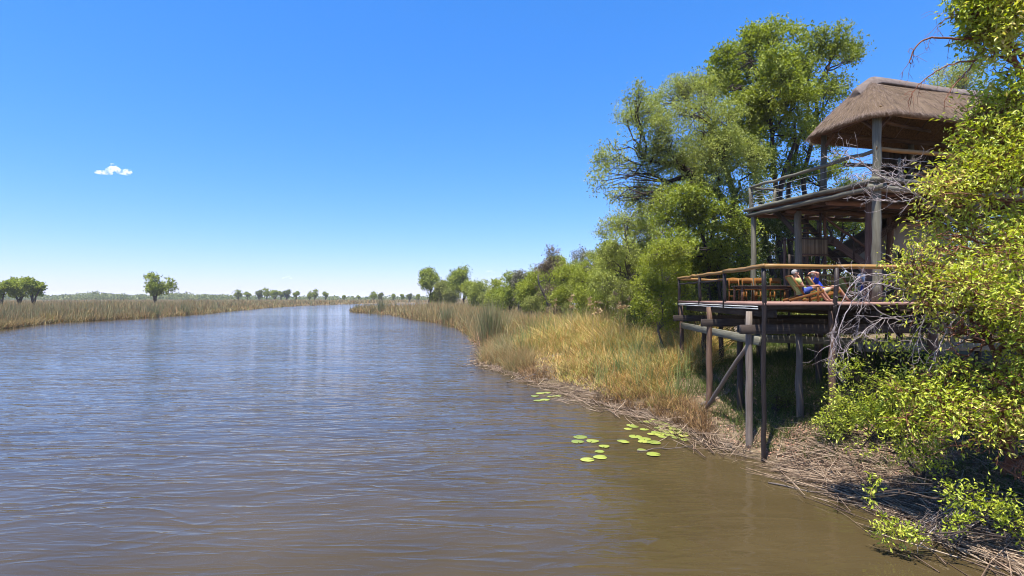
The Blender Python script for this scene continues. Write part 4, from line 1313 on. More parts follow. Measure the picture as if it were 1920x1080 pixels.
# thicket behind the deck and the stair
for i, (px, d, m_, items, lab) in enumerate([
        (1318, 31, 'leaf_olive', [(1300, 540, 34), (1330, 510, 34), (1345, 555, 34), (1290, 580, 26), (1320, 590, 30)], 'dull olive bush seen under the deck handrail at its far corner'),
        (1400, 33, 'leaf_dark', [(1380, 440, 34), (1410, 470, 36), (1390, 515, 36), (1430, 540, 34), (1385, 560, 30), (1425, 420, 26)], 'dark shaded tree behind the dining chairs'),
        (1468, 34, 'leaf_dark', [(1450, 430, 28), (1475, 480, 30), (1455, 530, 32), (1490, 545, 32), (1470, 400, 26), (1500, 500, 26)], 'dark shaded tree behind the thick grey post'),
        (1560, 36, 'leaf_mid', [(1545, 420, 30), (1580, 440, 34), (1540, 480, 26), (1580, 490, 30), (1520, 400, 24), (1610, 420, 30), (1550, 380, 26), (1600, 360, 28)], 'green tree showing through the gap above the stair handrail'),
        (1350, 38, 'leaf_mid', [(1330, 440, 30), (1370, 470, 34), (1340, 500, 34), (1310, 470, 30), (1360, 545, 36), (1300, 520, 30), (1320, 560, 30)], 'green tree behind the far corner of the deck railing'),
        (1440, 40, 'leaf_olive', [(1420, 450, 30), (1450, 480, 34), (1430, 520, 36), (1410, 560, 34), (1470, 550, 36), (1480, 440, 30), (1445, 390, 30), (1500, 420, 30)], 'olive tree filling the gap behind the dining chairs'),
        (1530, 42, 'leaf_olive', [(1510, 470, 30), (1540, 520, 36), (1500, 545, 34), (1570, 540, 36), (1530, 440, 30), (1600, 500, 34), (1620, 540, 34)], 'olive tree behind the stair landing'),
        (1275, 36, 'leaf_olive', [(1255, 520, 28), (1290, 500, 30), (1270, 555, 30), (1235, 545, 26), (1215, 530, 24), (1300, 555, 28)], 'olive bush tree behind the yellow-green shrub'),
        (1900, 32, 'leaf_mid', [(1860, 440, 46), (1910, 430, 46), (1950, 480, 46), (1880, 500, 46), (1850, 540, 40), (1920, 550, 46), (1990, 540, 46), (1960, 400, 46), (1800, 500, 40), (1790, 550, 40)], 'green tree seen in gaps behind the near leafy tree'),
        (1660, 40, 'leaf_mid', [(1640, 430, 36), (1690, 400, 40), (1640, 480, 36), (1720, 460, 40), (1680, 360, 36)], 'green tree behind the plastered hut')]):
    f = foot_at(px, d)
    lob = sketch_lobes(f, items, 1.4, 20 + i)
    plant('thicket_tree', lab, 'tree', f, tree_meshes(40 + i, lob, 1750, 8, .16, M[m_], M['bark_dark'],
          [[(0, 0, -.2), loc(f, px + 4, 480), loc(f, px - 8, 400)], [(.5, .3, -.2), loc(f, px + 14, 470), loc(f, px + 20, 390)]], .15, sprig=.5, wl=.5, gaps=.6), 'trees behind the deck')
f = foot_at(1790, 40.0)
lob = sketch_lobes(f, [(1770, 150, 28), (1800, 140, 30), (1825, 155, 26), (1790, 175, 30), (1760, 175, 20), (1840, 190, 30), (1800, 215, 40), (1780, 260, 40), (1830, 250, 40)], 1.0, 30)
plant('pale_tree', 'pale green treetop showing above the thatched ridge', 'tree', f,
      tree_meshes(48, lob, 1500, 8, .16, M['leaf_feather'], M['bark'], [[(0, 0, -.2), loc(f, 1790, 300), loc(f, 1795, 180)]], .2, sprig=.55, wl=.4))

# belt of riverine trees running off down the right bank
belt = [  # px, distance, top y, half width px, material, bark, kind, label
    (1118, 47, 468, 38, 'leaf_lime', 'bright lime-green tree in the belt next to the grey-green tree'),
    (1135, 55, 452, 30, 'leaf_olive', 'olive treetop rising just behind the lime-green tree'),
    (1070, 56, 470, 36, 'leaf_lime', 'broad lime-green tree in the middle of the bank belt'),
    (1090, 66, 466, 28, 'leaf_grey', 'grey thin-leaved treetop behind the broad lime tree'),
    (1152, 58, 440, 30, 'leaf_mid', 'green tree crowning the belt just before the grey-green tree'),
    (1185, 52, 425, 28, 'leaf_feather', 'pale feathery tree behind the grey-green tree'),
    (1048, 72, 478, 28, 'leaf_mid', 'mid-green tree filling the belt beside the grey-brown tree'),
    (1105, 74, 470, 30, 'leaf_feather', 'pale tree showing over the broad lime tree'),
    (1015, 88, 498, 24, 'leaf_mid', 'mid-green tree behind the rounded lime tree'),
    (1030, 62, 466, 24, 'leaf_brown', 'tall grey-brown half-bare tree standing above the belt'),
    (1000, 76, 497, 27, 'leaf_lime', 'rounded lime tree just beyond the grey-brown tree'),
    (975, 92, 501, 16, 'leaf_grey', 'small leafless grey tree above the belt'),
    (955, 95, 513, 24, 'leaf_mid', 'mid-green rounded tree toward the far end of the belt'),
    (928, 108, 520, 20, 'leaf_lime', 'lime-green tree near the far end of the belt'),
    (903, 125, 526, 16, 'leaf_feather', 'pale green tree at the far end of the belt'),
    (868, 185, 499, 27, 'leaf_mid', 'large round dark-green tree beyond the end of the belt'),
    (884, 180, 520, 14, 'leaf_lime', 'small lime bush tree against the large round tree'),
    (832, 200, 528, 14, 'leaf_olive', 'small olive tree between the two tall far trees'),
    (805, 205, 503, 15, 'leaf_mid', 'narrow upright tree by the reed point'),
]
for i, (px, d, ty, hw, m_, lab) in enumerate(belt):
    f = foot_at(px, d)
    H = (EYE - (ty - HORIZON) / 1000 * d - f[2]) * (1.1 if d < 150 else 1.04)
    rad = hw * d / 1000 * (1.3 if d < 150 else 1.05)
    g = R(100 + i)
    bare = m_ in ('leaf_grey', 'leaf_brown')
    lob = auto_lobes(g, H * .95, rad, (.10 if d < 150 else .3) if not bare else .3, 20, rl=(.26, .42))
    lf = max(.13, d * .0030)
    ns = int((480 if bare else 1700) * (1.0 if d < 100 else .6))
    plant('bank_tree', lab, 'tree', f, tree_meshes(100 + i, lob, ns, 8, lf, M[m_], M['bark'] if bare else M['bark_dark'],
          [[(0, 0, -.2), (g.normal(0, .2), 0, H * .35), (g.normal(0, .4), g.normal(0, .4), H * .75)], [(.1, 0, H * .2), (g.normal(0, rad * .4), 0, H * .6)]],
          .02 * H, sprig=lf * 3.2, wl=.55, gaps=.45, twig=1.0 if bare else .2), 'trees along the right bank')
# undergrowth at the feet of the belt
brush = [(1170, 34, 26, 'leaf_olive', 'olive bush at the foot of the grey-green tree'), (1205, 30, 24, 'leaf_dark', 'dark bush in the shade beside the yellow-green shrub'),
         (1128, 43, 26, 'leaf_mid', 'green bush at the foot of the bright lime tree'), (1088, 52, 26, 'leaf_olive', 'olive bush below the broad lime tree'),
         (1045, 60, 24, 'leaf_brown', 'brown dry bush below the half-bare tree'), (1015, 70, 22, 'leaf_olive', 'olive bush below the rounded lime tree'),
         (985, 84, 20, 'leaf_mid', 'green bush under the small leafless tree'), (942, 100, 18, 'leaf_mid', 'green bush between the last trees of the belt'), (915, 118, 15, 'leaf_olive', 'olive bush at the far end of the belt'),
         (845, 195, 12, 'leaf_olive', 'low bush left of the large round far tree'), (818, 205, 9, 'leaf_lime', 'low lime bush beside the narrow upright tree')]
for i, (px, d, hw, m_, lab) in enumerate(brush):
    f = foot_at(px, d); rad = hw * 1.15 * d / 1000; g = R(200 + i); H = rad * 2.2 + 1.6
    lf = max(.11, d * .0026)
    plant('bush', lab, 'bush', f, tree_meshes(200 + i, auto_lobes(g, H, rad, .05, 10, rl=(.34, .5)), 800, 8, lf, M[m_], M['bark'],
          [[(0, 0, -.1), (.1, 0, H * .5)]], .05 * rad, sprig=lf * 3, wl=.5), 'undergrowth below the belt of trees', part='foliage', wood='stem')

# dense growth in the shade behind and below the deck
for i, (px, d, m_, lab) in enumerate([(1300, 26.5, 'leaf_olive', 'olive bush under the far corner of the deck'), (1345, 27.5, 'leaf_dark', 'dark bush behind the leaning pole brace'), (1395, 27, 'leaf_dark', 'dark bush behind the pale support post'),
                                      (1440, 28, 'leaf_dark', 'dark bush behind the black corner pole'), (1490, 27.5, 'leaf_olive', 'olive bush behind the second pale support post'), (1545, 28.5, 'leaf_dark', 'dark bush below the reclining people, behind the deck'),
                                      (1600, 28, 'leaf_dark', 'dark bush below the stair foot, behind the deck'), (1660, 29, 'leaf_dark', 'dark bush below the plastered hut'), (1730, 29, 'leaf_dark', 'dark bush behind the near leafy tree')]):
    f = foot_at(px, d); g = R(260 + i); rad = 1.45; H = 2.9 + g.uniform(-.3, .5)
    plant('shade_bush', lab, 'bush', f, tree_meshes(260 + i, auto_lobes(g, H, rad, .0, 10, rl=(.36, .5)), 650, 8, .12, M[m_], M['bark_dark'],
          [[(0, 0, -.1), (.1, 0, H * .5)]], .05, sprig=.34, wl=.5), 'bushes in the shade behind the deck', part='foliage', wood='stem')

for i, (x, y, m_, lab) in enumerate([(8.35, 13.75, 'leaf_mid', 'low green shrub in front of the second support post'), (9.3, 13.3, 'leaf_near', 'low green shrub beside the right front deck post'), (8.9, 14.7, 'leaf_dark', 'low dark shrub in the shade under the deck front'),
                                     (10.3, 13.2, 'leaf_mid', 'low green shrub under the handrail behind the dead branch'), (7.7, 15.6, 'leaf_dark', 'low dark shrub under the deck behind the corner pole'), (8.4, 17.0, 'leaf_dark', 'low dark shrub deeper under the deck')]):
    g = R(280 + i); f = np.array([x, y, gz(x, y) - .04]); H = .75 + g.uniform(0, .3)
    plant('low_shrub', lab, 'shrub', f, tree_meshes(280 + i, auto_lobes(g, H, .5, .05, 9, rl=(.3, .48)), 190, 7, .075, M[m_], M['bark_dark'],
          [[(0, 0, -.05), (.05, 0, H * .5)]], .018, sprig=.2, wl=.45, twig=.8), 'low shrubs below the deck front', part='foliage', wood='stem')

# trees on the far plain: four builds, each placed tree its own object
plain_src = []
for i in range(4):
    g = R(300 + i); H = 10.0; rad = (3.5, 2.9, 5.0, 3.6)[i]
    lob = auto_lobes(g, H * .93, rad, (.48, .46, .42, .25)[i], 13, rl=(.26, .42))
    plain_src.append(tree_meshes(300 + i, lob, 800, 7, .50, M['leaf_far'] if i == 3 else M['leaf_mid'], M['bark_dark'],
                     [[(0, 0, -.2), (.2, 0, 2.8), (.5, .2, 7)], [(.2, 0, 2.2), (-1.4, .3, 6)], [(.2, 0, 2.4), (1.6, -.3, 6)]], .3, sprig=1.0, wl=.6, twig=.8, gaps=.6))
far = [  # px, distance, top y, source, label
    (2, 155, 524, 0, 'dark tree cut by the left edge of the picture'),
    (36, 160, 515, 1, 'tallest of the paired green trees near the left edge'),
    (64, 158, 518, 0, 'green tree leaning against the tall tree near the left edge'),
    (291, 190, 514, 2, 'lone rounded tree standing on the reedy left bank'),
    (446, 470, 544, 2, 'first dark tree of the distant row, at its left end'), (464, 480, 546, 0, 'second tree of the distant row'), (486, 470, 542, 3, 'third tree of the distant row'),
    (500, 465, 541, 2, 'fourth and broad tree of the distant row'), (515, 460, 542, 1, 'fifth tree of the distant row'), (527, 465, 545, 0, 'sixth, lower tree of the distant row'),
    (538, 460, 541, 3, 'seventh, upright tree at the right end of the distant row'), (555, 470, 545, 0, 'small tree in the gap after the distant row'),
    (590, 455, 543, 2, 'round tree standing apart beyond the distant row'), (611, 460, 546, 0, 'low tree right of the round standing-apart tree'), (580, 470, 550, 1, 'tiny tree left of the round standing-apart tree'),
    (645, 520, 552, 1, 'tiny tree above the far end of the river'), (672, 520, 553, 0, 'tiny dark tree where the river bends away'),
    (701, 430, 547, 2, 'first tree of the pair above the reed point'), (715, 440, 547, 3, 'second tree of the pair above the reed point'), (737, 450, 550, 0, 'small brownish tree after the pair above the reed point'),
    (754, 440, 550, 1, 'small round tree halfway to the narrow upright tree'), (768, 450, 549, 3, 'small grey tree two before the narrow upright tree'), (784, 440, 550, 1, 'small tree just before the narrow upright tree'),
]
for i, (px, d, ty, s, lab) in enumerate(far):
    f = foot_at(px, d); H = EYE - (ty - HORIZON) / 1000 * d - f[2]
    plant('plain_tree', lab, 'tree', f, plain_src[s], 'trees on the far plain', rz=i * 1.7, s=H / 10.2)
# the line of woods on the horizon reads as one mass
g = R(77); wood_line = Acc(); n = 900
dd = g.uniform(650, 1100, n); px = np.concatenate([g.uniform(-80, 430, 560), g.uniform(380, 800, 200), g.uniform(-300, 2200, 140)])
lobes = np.c_[(px - 960) / 1000 * dd, dd, g.uniform(1.5, 5.5, n) * (1 + .25 * np.sin(px / 23)) * np.where(px < 430, 1.25, .55), g.uniform(2.5, 5, n)]
k = 46; d_ = unit(g.normal(0, 1, (n, k, 3)))
P = lobes[:, None, :3] + d_ * lobes[:, None, 3:4] * np.array([1.4, 1.4, .8]); P[..., 2] = np.maximum(P[..., 2], .2)
sz = g.uniform(1.6, 3.0, n * k)
wood_line.add(*leaf_quads(P.reshape(-1, 3), g.normal(0, 1, (n * k, 3)), g.normal(0, 1, (n * k, 3)) + [0, -.4, .8], sz, sz * .8))
tag(link('far_treeline', wood_line.mesh('far_treeline', M['leaf_far'])), 'low hazy line of woods along the horizon', 'treeline', kind='stuff')
# the wood goes on behind and beyond the lodge as one mass
g = R(78); acc = Acc(); n = 150
x = np.concatenate([g.uniform(21, 48, 100), g.uniform(19, 46, 50)]); y = np.concatenate([g.uniform(24, 46, 100), g.uniform(13, 26, 50)])
zb = ground_z(x, y); c = np.c_[x, y, zb + g.uniform(.6, 6.0, n) * np.clip((x - 17) / 8, .35, 1)]; rl_ = g.uniform(1.3, 2.4, n)
k = 190; d_ = unit(g.normal(0, 1, (n, k, 3)))
P = c[:, None] + d_ * rl_[:, None, None] * g.uniform(.55, 1.1, (n, k, 1)); P[..., 2] = np.maximum(P[..., 2], zb[:, None] + .05)
sz = g.uniform(.18, .34, n * k)
acc.add(*leaf_quads(P.reshape(-1, 3), g.normal(0, 1, (n * k, 3)), g.normal(0, .7, (n * k, 3)) + [0, 0, .7], sz, sz * .5))
acc.add(*rods(np.c_[x, y, zb - .2], c, .12, .04))
tag(link('riverine_woods', acc.mesh('riverine_woods', M['leaf_mid'])), 'green woodland mass behind the lodge at the right', 'woods', kind='stuff')

# ------------------------------------------------------------------ reeds, grass and litter
def blades(base, H, width, lean, g, bend=.35, segs=3):
    """Curved tapering blades; lean is (n, 2) horizontal reach as a share of height."""
    n = len(base); H = np.asarray(H, float).reshape(-1, 1)
    t = np.linspace(0, 1, segs + 1)
    lean3 = np.c_[lean, np.zeros(n)]
    a = g.uniform(0, math.pi, n); side = np.c_[np.cos(a), np.sin(a), np.zeros(n)]
    V = np.zeros((n, 2 * segs + 1, 3))
    W = np.broadcast_to(np.asarray(width, float).reshape(-1, 1), (n, 1))
    for i in range(segs + 1):
        droop = np.linalg.norm(lean, axis=1, keepdims=True)
        c = base + lean3 * H * (t[i] * (1 - bend) + bend * t[i] ** 2.2) + np.array([0, 0, 1.0]) * H * (t[i] - .32 * np.minimum(droop, 1.6) * t[i] ** 2)
        w = W * (1 - .75 * t[i])
        if i < segs:
            V[:, 2 * i] = c - side * w / 2; V[:, 2 * i + 1] = c + side * w / 2
        else:
            V[:, 2 * i] = c
    V[..., 2] = np.maximum(V[..., 2], base[:, None, 2] - .05)
    b = (np.arange(n) * (2 * segs + 1))[:, None]
    q = np.concatenate([b + np.array([[2 * i, 2 * i + 1, 2 * i + 3, 2 * i + 2]]) for i in range(segs - 1)])
    tri = b + np.array([[2 * segs - 2, 2 * segs - 1, 2 * segs]])
    return V.reshape(-1, 3), [q, tri]


def scatter(g, n, px_rng, d_rng, dist_rng, bias=1.0):
    """Ground points in a wedge, thinner with distance, kept at a given distance from the water."""
    out = []; tot = 0
    while tot < n:
        m = n * 3
        px = g.uniform(*px_rng, m); u = g.uniform(0, 1, m)
        d = 1 / (1 / d_rng[0] ** bias + u * (1 / d_rng[1] ** bias - 1 / d_rng[0] ** bias)) ** (1 / bias)
        x = (px - 960) / 1000 * d
        r = river_dist(x, d)
        ok = (r > dist_rng[0]) & (r < dist_rng[1])
        p = np.c_[x, d, r][ok]
        out.append(p); tot += len(p)
        if ok.sum() < m * .01: break
    P = np.vstack(out)[:n]
    return np.c_[P[:, 0], P[:, 1], ground_z(P[:, 0], P[:, 1], P[:, 2])], P[:, 2]


M['reed_far'] = island_mat('reed_far', [(.10, .11, .03), (.22, .20, .08), (.40, .30, .14), (.34, .19, .08), (.17, .18, .06), (.50, .40, .21), (.30, .27, .13)], trans=.25, patch=.28)
M['reed_dry'] = island_mat('reed_dry', [(.58, .41, .17), (.14, .20, .035), (.62, .36, .11), (.26, .30, .06), (.66, .48, .21), (.42, .21, .055), (.19, .25, .045), (.64, .45, .20), (.22, .14, .05)], trans=.3, patch=.42)
M['reed_clump'] = island_mat('reed_clump', [(.10, .13, .045), (.18, .20, .08), (.28, .27, .13), (.40, .32, .17), (.17, .12, .06)], trans=.2)
M['tussock'] = island_mat('tussock', [(.06, .04, .02), (.15, .09, .04), (.28, .15, .06), (.36, .24, .11)], trans=.1)
M['reed_green'] = island_mat('reed_green', [(.10, .16, .035), (.17, .22, .07), (.24, .27, .10), (.33, .29, .13)], trans=.25)
M['stick'] = island_mat('stick', [(.06, .04, .03), (.15, .10, .065), (.28, .20, .135), (.40, .31, .22)])
M['litter'] = island_mat('litter', [(.13, .07, .05), (.28, .14, .095), (.46, .24, .17), (.40, .25, .15)])
M['grass'] = island_mat('grass', [(.035, .055, .012), (.07, .10, .02), (.13, .16, .035)], trans=.3)
M['plume'] = island_mat('plume', [(.30, .20, .09), (.42, .30, .15), (.48, .38, .21)], trans=.3)


def stuff(name, acc, mat, label, cat):
    return tag(link(name, acc.mesh(name, mat)), label, cat, kind='stuff')


# left bank: a wide bed of papyrus and tall grass
g = R(501); acc = Acc()


def tufted(P, per, spread, g):
    n = len(P)
    Q = np.repeat(P, per, axis=0)
    s = np.repeat(np.broadcast_to(np.asarray(spread, float), (n,)), per)
    Q[:, 0] += g.normal(0, 1, n * per) * s; Q[:, 1] += g.normal(0, 1, n * per) * s
    return Q


P, r = scatter(g, 5200, (-60, 700), (68, 420), (.1, 34), .9)
ht = (2.0 + .9 * np.clip(r / 12, 0, 1)) * g.uniform(.45, 1.2, len(P)) * (1 + .35 * bumps(P[:, 0], P[:, 1], .35, 3))
Q = tufted(P, 11, P[:, 1] * .0035, g); h = np.repeat(ht, 11) * g.uniform(.6, 1.1, len(Q))
acc.add(*blades(Q, h, Q[:, 1] * .0009, g.normal(0, .26, (len(Q), 2)), g, segs=2))
P, r = scatter(g, 3600, (-60, 900), (120, 620), (14, 400), .6)
ht = 2.7 * g.uniform(.7, 1.1, len(P)) * (1 + .12 * bumps(P[:, 0], P[:, 1], .1, 5))
Q = tufted(P, 8, P[:, 1] * .006, g); h = np.repeat(ht, 8) * g.uniform(.7, 1.05, len(Q))
acc.add(*blades(Q, h, Q[:, 1] * .0011, g.normal(0, .22, (len(Q), 2)), g, segs=2))
# fringe of low dry stems that overhang the water
P, r = scatter(g, 1500, (-60, 680), (68, 420), (-.25, 1.6), .8); P[:, 2] = np.maximum(P[:, 2], 0)
Q = tufted(P, 10, P[:, 1] * .002, g)
acc.add(*blades(Q, g.uniform(.5, 1.7, len(Q)), Q[:, 1] * .0006, g.normal(0, .5, (len(Q), 2)), g, segs=2))
stuff('reed_bed', acc, M['reed_far'], 'straw-coloured reed bed along the whole far left bank', 'reeds')

# right bank: reed point and the sloping bed below the trees
g = R(502); acc = Acc()
P, r = scatter(g, 4200, (655, 1200), (44, 175), (.1, 26), .8)
far_ = np.clip((P[:, 1] - 50) / 70, 0, 1)
ht = (1.7 + 1.4 * far_) * g.uniform(.65, 1.15, len(P)) * (1 + .22 * bumps(P[:, 0], P[:, 1], .5, 6))
Q = tufted(P, 12, .10 + P[:, 1] * .003, g); h = np.repeat(ht, 12) * g.uniform(.55, 1.1, len(Q))
acc.add(*blades(Q, h, Q[:, 1] * .0009, g.normal(0, .3, (len(Q), 2)), g, segs=2))
P, r = scatter(g, 1200, (655, 1000), (30, 175), (-.3, 1.5), .8); P[:, 2] = np.maximum(P[:, 2], 0)
Q = tufted(P, 10, P[:, 1] * .0025, g)
acc.add(*blades(Q, g.uniform(.4, 1.5, len(Q)), Q[:, 1] * .0006, g.normal(0, .55, (len(Q), 2)), g, segs=2))
stuff('reed_bed', acc, M['reed_far'], 'reed bed on the low point below the far end of the tree belt', 'reeds')

g = R(503); acc = Acc()
P, r = scatter(g, 3000, (895, 1330), (16.0, 50), (.45, 15), 1.0)
keep = ~((P[:, 0] > 6.2) & (P[:, 1] < 22.0)); P, r = P[keep], r[keep]
ht = np.clip(.35 + .22 * r, .35, 1.5) * g.uniform(.6, 1.2, len(P)) * (1 + .6 * bumps(P[:, 0], P[:, 1], 1.1, 9)) + np.clip((P[:, 1] - 28) / 20, 0, 1) * .6
ht = ht * np.where((P[:, 1] > 27) & (P[:, 1] < 46), np.clip((r - .6) / 2.6, .12, 1), 1)
Q = tufted(P, 15, .10 + P[:, 1] * .004, g); h = np.repeat(ht, 15) * g.uniform(.45, 1.15, len(Q))
acc.add(*blades(Q, h, .010 + Q[:, 1] * .0009, g.normal(0, .75, (len(Q), 2)), g, segs=3))
stuff('reed_bed', acc, M['reed_dry'], 'matted orange and green dry reeds on the bank beside the deck', 'reeds')

# fresh green reeds standing through the dry mat, and older rust-coloured ones
g = R(509); acc = Acc()
P, r = scatter(g, 420, (900, 1330), (17, 48), (.8, 14), 1.0); P = P[~((P[:, 0] > 6.4) & (P[:, 1] < 21.5))]; P = P[bumps(P[:, 0], P[:, 1], .55, 31) > -.1]
Q = tufted(P, 13, .09 + P[:, 1] * .003, g); h = np.repeat(g.uniform(.8, 2.1, len(P)), 13) * g.uniform(.5, 1.1, len(Q)) * (1 + np.clip(Q[:, 1] - 26, 0, 20) / 30)
acc.add(*blades(Q, h, .010 + Q[:, 1] * .0006, g.normal(0, .28, (len(Q), 2)), g, segs=3))
stuff('green_reeds', acc, M['reed_green'], 'fresh green reeds standing through the dry mat beside the deck', 'reeds')
g = R(510); acc = Acc()
P, r = scatter(g, 260, (900, 1330), (16.5, 46), (.6, 12), 1.0); P = P[~((P[:, 0] > 6.4) & (P[:, 1] < 21.5))]
Q = tufted(P, 16, .12 + P[:, 1] * .004, g); h = np.repeat(g.uniform(.4, 1.1, len(P)), 16) * g.uniform(.5, 1.1, len(Q))
acc.add(*blades(Q, h, .010 + Q[:, 1] * .0006, g.normal(0, .8, (len(Q), 2)), g, segs=3))
P, r = scatter(g, 620, (-60, 700), (68, 330), (.4, 26), .9)
Q = tufted(P, 11, P[:, 1] * .003, g); h = np.repeat(g.uniform(1.2, 3.0, len(P)), 11) * g.uniform(.5, 1.1, len(Q))
acc.add(*blades(Q, h, Q[:, 1] * .0007, g.normal(0, .3, (len(Q), 2)), g, segs=2))
stuff('old_reeds', acc, M['tussock'], 'collapsed rust-brown reeds scattered through both beds', 'reeds')
g = R(511); acc = Acc()
P, r = scatter(g, 700, (-60, 700), (68, 330), (.3, 26), .9)
Q = tufted(P, 11, P[:, 1] * .0026, g); h = np.repeat(g.uniform(1.8, 3.5, len(P)), 11) * g.uniform(.6, 1.1, len(Q))
acc.add(*blades(Q, h, Q[:, 1] * .0007, g.normal(0, .2, (len(Q), 2)), g, segs=2))
stuff('green_reeds', acc, M['reed_clump'], 'grey-green reeds standing through the left bank bed', 'reeds')

# dark, rusty tussock feet where the beds meet the water
g = R(508); acc = Acc()
for n_, pr, dr in ((900, (-60, 690), (68, 420)), (520, (655, 960), (34, 175)), (420, (930, 1330), (15.5, 40))):
    P, r = scatter(g, n_, pr, dr, (-.15, .9), .9); P[:, 2] = np.maximum(P[:, 2], 0)
    keep = bumps(P[:, 0], P[:, 1], .5, 14) > -.15; P = P[keep]
    Q = tufted(P, 12, P[:, 1] * .0022, g)
    acc.add(*blades(Q, g.uniform(.2, .75, len(Q)) * (1 + np.clip(Q[:, 1] - 40, 0, 60) / 60), .006 + Q[:, 1] * .0006, g.normal(0, .55, (len(Q), 2)), g, segs=2))
stuff('shore_tussocks', acc, M['tussock'], 'rust-brown tussock feet of the reeds along the water line', 'reeds')

# papyrus and reed plumes standing over the bed
g = R(504); acc = Acc()
P, r = scatter(g, 46, (1000, 1240), (26, 44), (4, 14), 1.0)
for p in P:
    H = g.uniform(1.9, 3.0); top = p + np.array([g.normal(0, .35), g.normal(0, .3), H])
    acc.add(*tube(bent(p, top, 4, g, .03), np.linspace(.012, .008, 4), 4, False))
    m = 14; d = unit(np.c_[g.normal(0, .6, (m, 2)), g.uniform(-.2, .8, m)]); s = g.uniform(.14, .3, m)
    acc.add(*leaf_quads(np.repeat(top[None], m, 0), d, g.normal(0, 1, (m, 3)), s, s * .3))
stuff('reed_plumes', acc, M['plume'], 'tan feathery plumes nodding above the reed bed near the trees', 'reeds')

# single conspicuous clumps at the water's edge
clumps = [(922, 46.5, 4.5, 700, 1.1, 'reed_clump', 'tall dark-green reed clump standing out at the water edge mid-bank'),
          (716, 147, 4.8, 220, 1.3, 'reed_clump', 'upright reed clump near the tip of the reed point'),
          (832, 88, 3.6, 260, 1.3, 'reed_clump', 'bulging reed clump halfway along the right shore'),
          (985, 33.5, 1.5, 160, .45, 'reed_dry', 'short straw tussock at the edge of the floating debris'),
          (330, 118, 3.4, 160, 1.2, 'reed_clump', 'upright reed clump at the left bank below the lone tree'),
          (372, 132, 3.5, 160, 1.3, 'reed_clump', 'second upright reed clump right of the lone tree'),
          (95, 90, 2.4, 160, 1.0, 'reed_dry', 'rusty reed tussock at the left bank shore')]
for i, (px, d, H, n, s, m_, lab) in enumerate(clumps):
    g = R(520 + i); x = (px - 960) / 1000 * d
    for _ in range(60):                                   # walk to dry land
        if river_dist([x], [d])[0] > .1: break
        x += .35 * (1 if px > 600 else -1)
    f = np.array([x, d, max(0, gz(x, d)) - .03])
    t = thing('reed_clump', f, lab, 'reeds', 'reed clumps at the water edge')
    B = np.c_[g.normal(0, s * .45, n), g.normal(0, s * .35, n), np.zeros(n)]
    V, F = blades(B, H * g.uniform(.55, 1.05, n), .012 + d * .00045, B[:, :2] * .22 / s + g.normal(0, .10, (n, 2)), g, segs=3)
    link('blades', build('blades', V, F, M[m_]), t)
    B = np.c_[g.normal(0, s * .5, n // 2), g.normal(0, s * .4, n // 2), np.zeros(n // 2)]
    V, F = blades(B, H * .35 * g.uniform(.4, 1.1, n // 2), .012 + d * .00045, B[:, :2] * .5 / s + g.normal(0, .5, (n // 2, 2)), g, segs=3)
    link('dead_base', build('dead_base', V, F, M['litter']), t)

# shaded grass and creepers under the deck, sparse grass on the sand
g = R(505); acc = Acc()
n = 4800
x = g.uniform(6.4, 16, n); y = g.uniform(14.2, 30, n); r = river_dist(x, y)
ok = (r > .7) & (g.uniform(0, 1, n) < np.clip(.15 + .5 * (bumps(x, y, .9, 12) > .05) + .4 * (y > 16.5), 0, 1)); x, y, r = x[ok], y[ok], r[ok]
P = np.c_[x, y, ground_z(x, y, r)]
Q = tufted(P, 13, .11, g)
acc.add(*blades(Q, g.uniform(.08, .55, len(Q)), .016, g.normal(0, .5, (len(Q), 2)), g, segs=2))
P, r = scatter(g, 1100, (1180, 1920), (9, 24), (.3, 4.0), 1.0)
Q = tufted(P, 12, .05, g)
acc.add(*blades(Q, g.uniform(.06, .34, len(Q)), .011, g.normal(0, .5, (len(Q), 2)), g, segs=2))
stuff('bank_grass', acc, M['grass'], 'low green grass under the deck and over the sand', 'grass')

# broken reed stems and driftwood matted along the water line
g = R(506); acc = Acc()


def shore_sticks(n, y_rng, dist, L, rad, spread, seed, lift=.03):
    g = R(seed)
    y = g.uniform(*y_rng, n); k = np.searchsorted(SHORE_R[:, 1], y).clip(1, len(SHORE_R) - 1)
    a, b = SHORE_R[k - 1], SHORE_R[k]; t = ((y - a[:, 1]) / (b[:, 1] - a[:, 1] + 1e-9))[:, None]
    s = a + (b - a) * t; tan = unit(b - a); nor = np.c_[tan[:, 1], -tan[:, 0]]
    o = g.normal(dist[0], dist[1], n)[:, None]
    c = s + nor * o
    ang = g.normal(0, spread, n); dx = tan[:, 0] * np.cos(ang) - tan[:, 1] * np.sin(ang); dy = tan[:, 0] * np.sin(ang) + tan[:, 1] * np.cos(ang)
    l = g.uniform(*L, n)
    d3 = np.c_[dx, dy, g.normal(0, .07, n)]
    p0 = np.c_[c - d3[:, :2] * l[:, None] / 2, np.zeros(n)]; p1 = np.c_[c + d3[:, :2] * l[:, None] / 2, np.zeros(n)]
    p0[:, 2] = np.maximum(ground_z(p0[:, 0], p0[:, 1]), 0) + g.uniform(.005, .09, n); p1[:, 2] = np.maximum(ground_z(p1[:, 0], p1[:, 1]), 0) + g.uniform(.005, .12, n) + np.abs(g.normal(0, lift, n))
    mid = (p0 + p1) / 2 + g.normal(0, .03, (n, 3)); mid[:, 2] = np.maximum(mid[:, 2], .01)
    return np.stack([p0, mid, p1], 1), g.uniform(*rad, n)


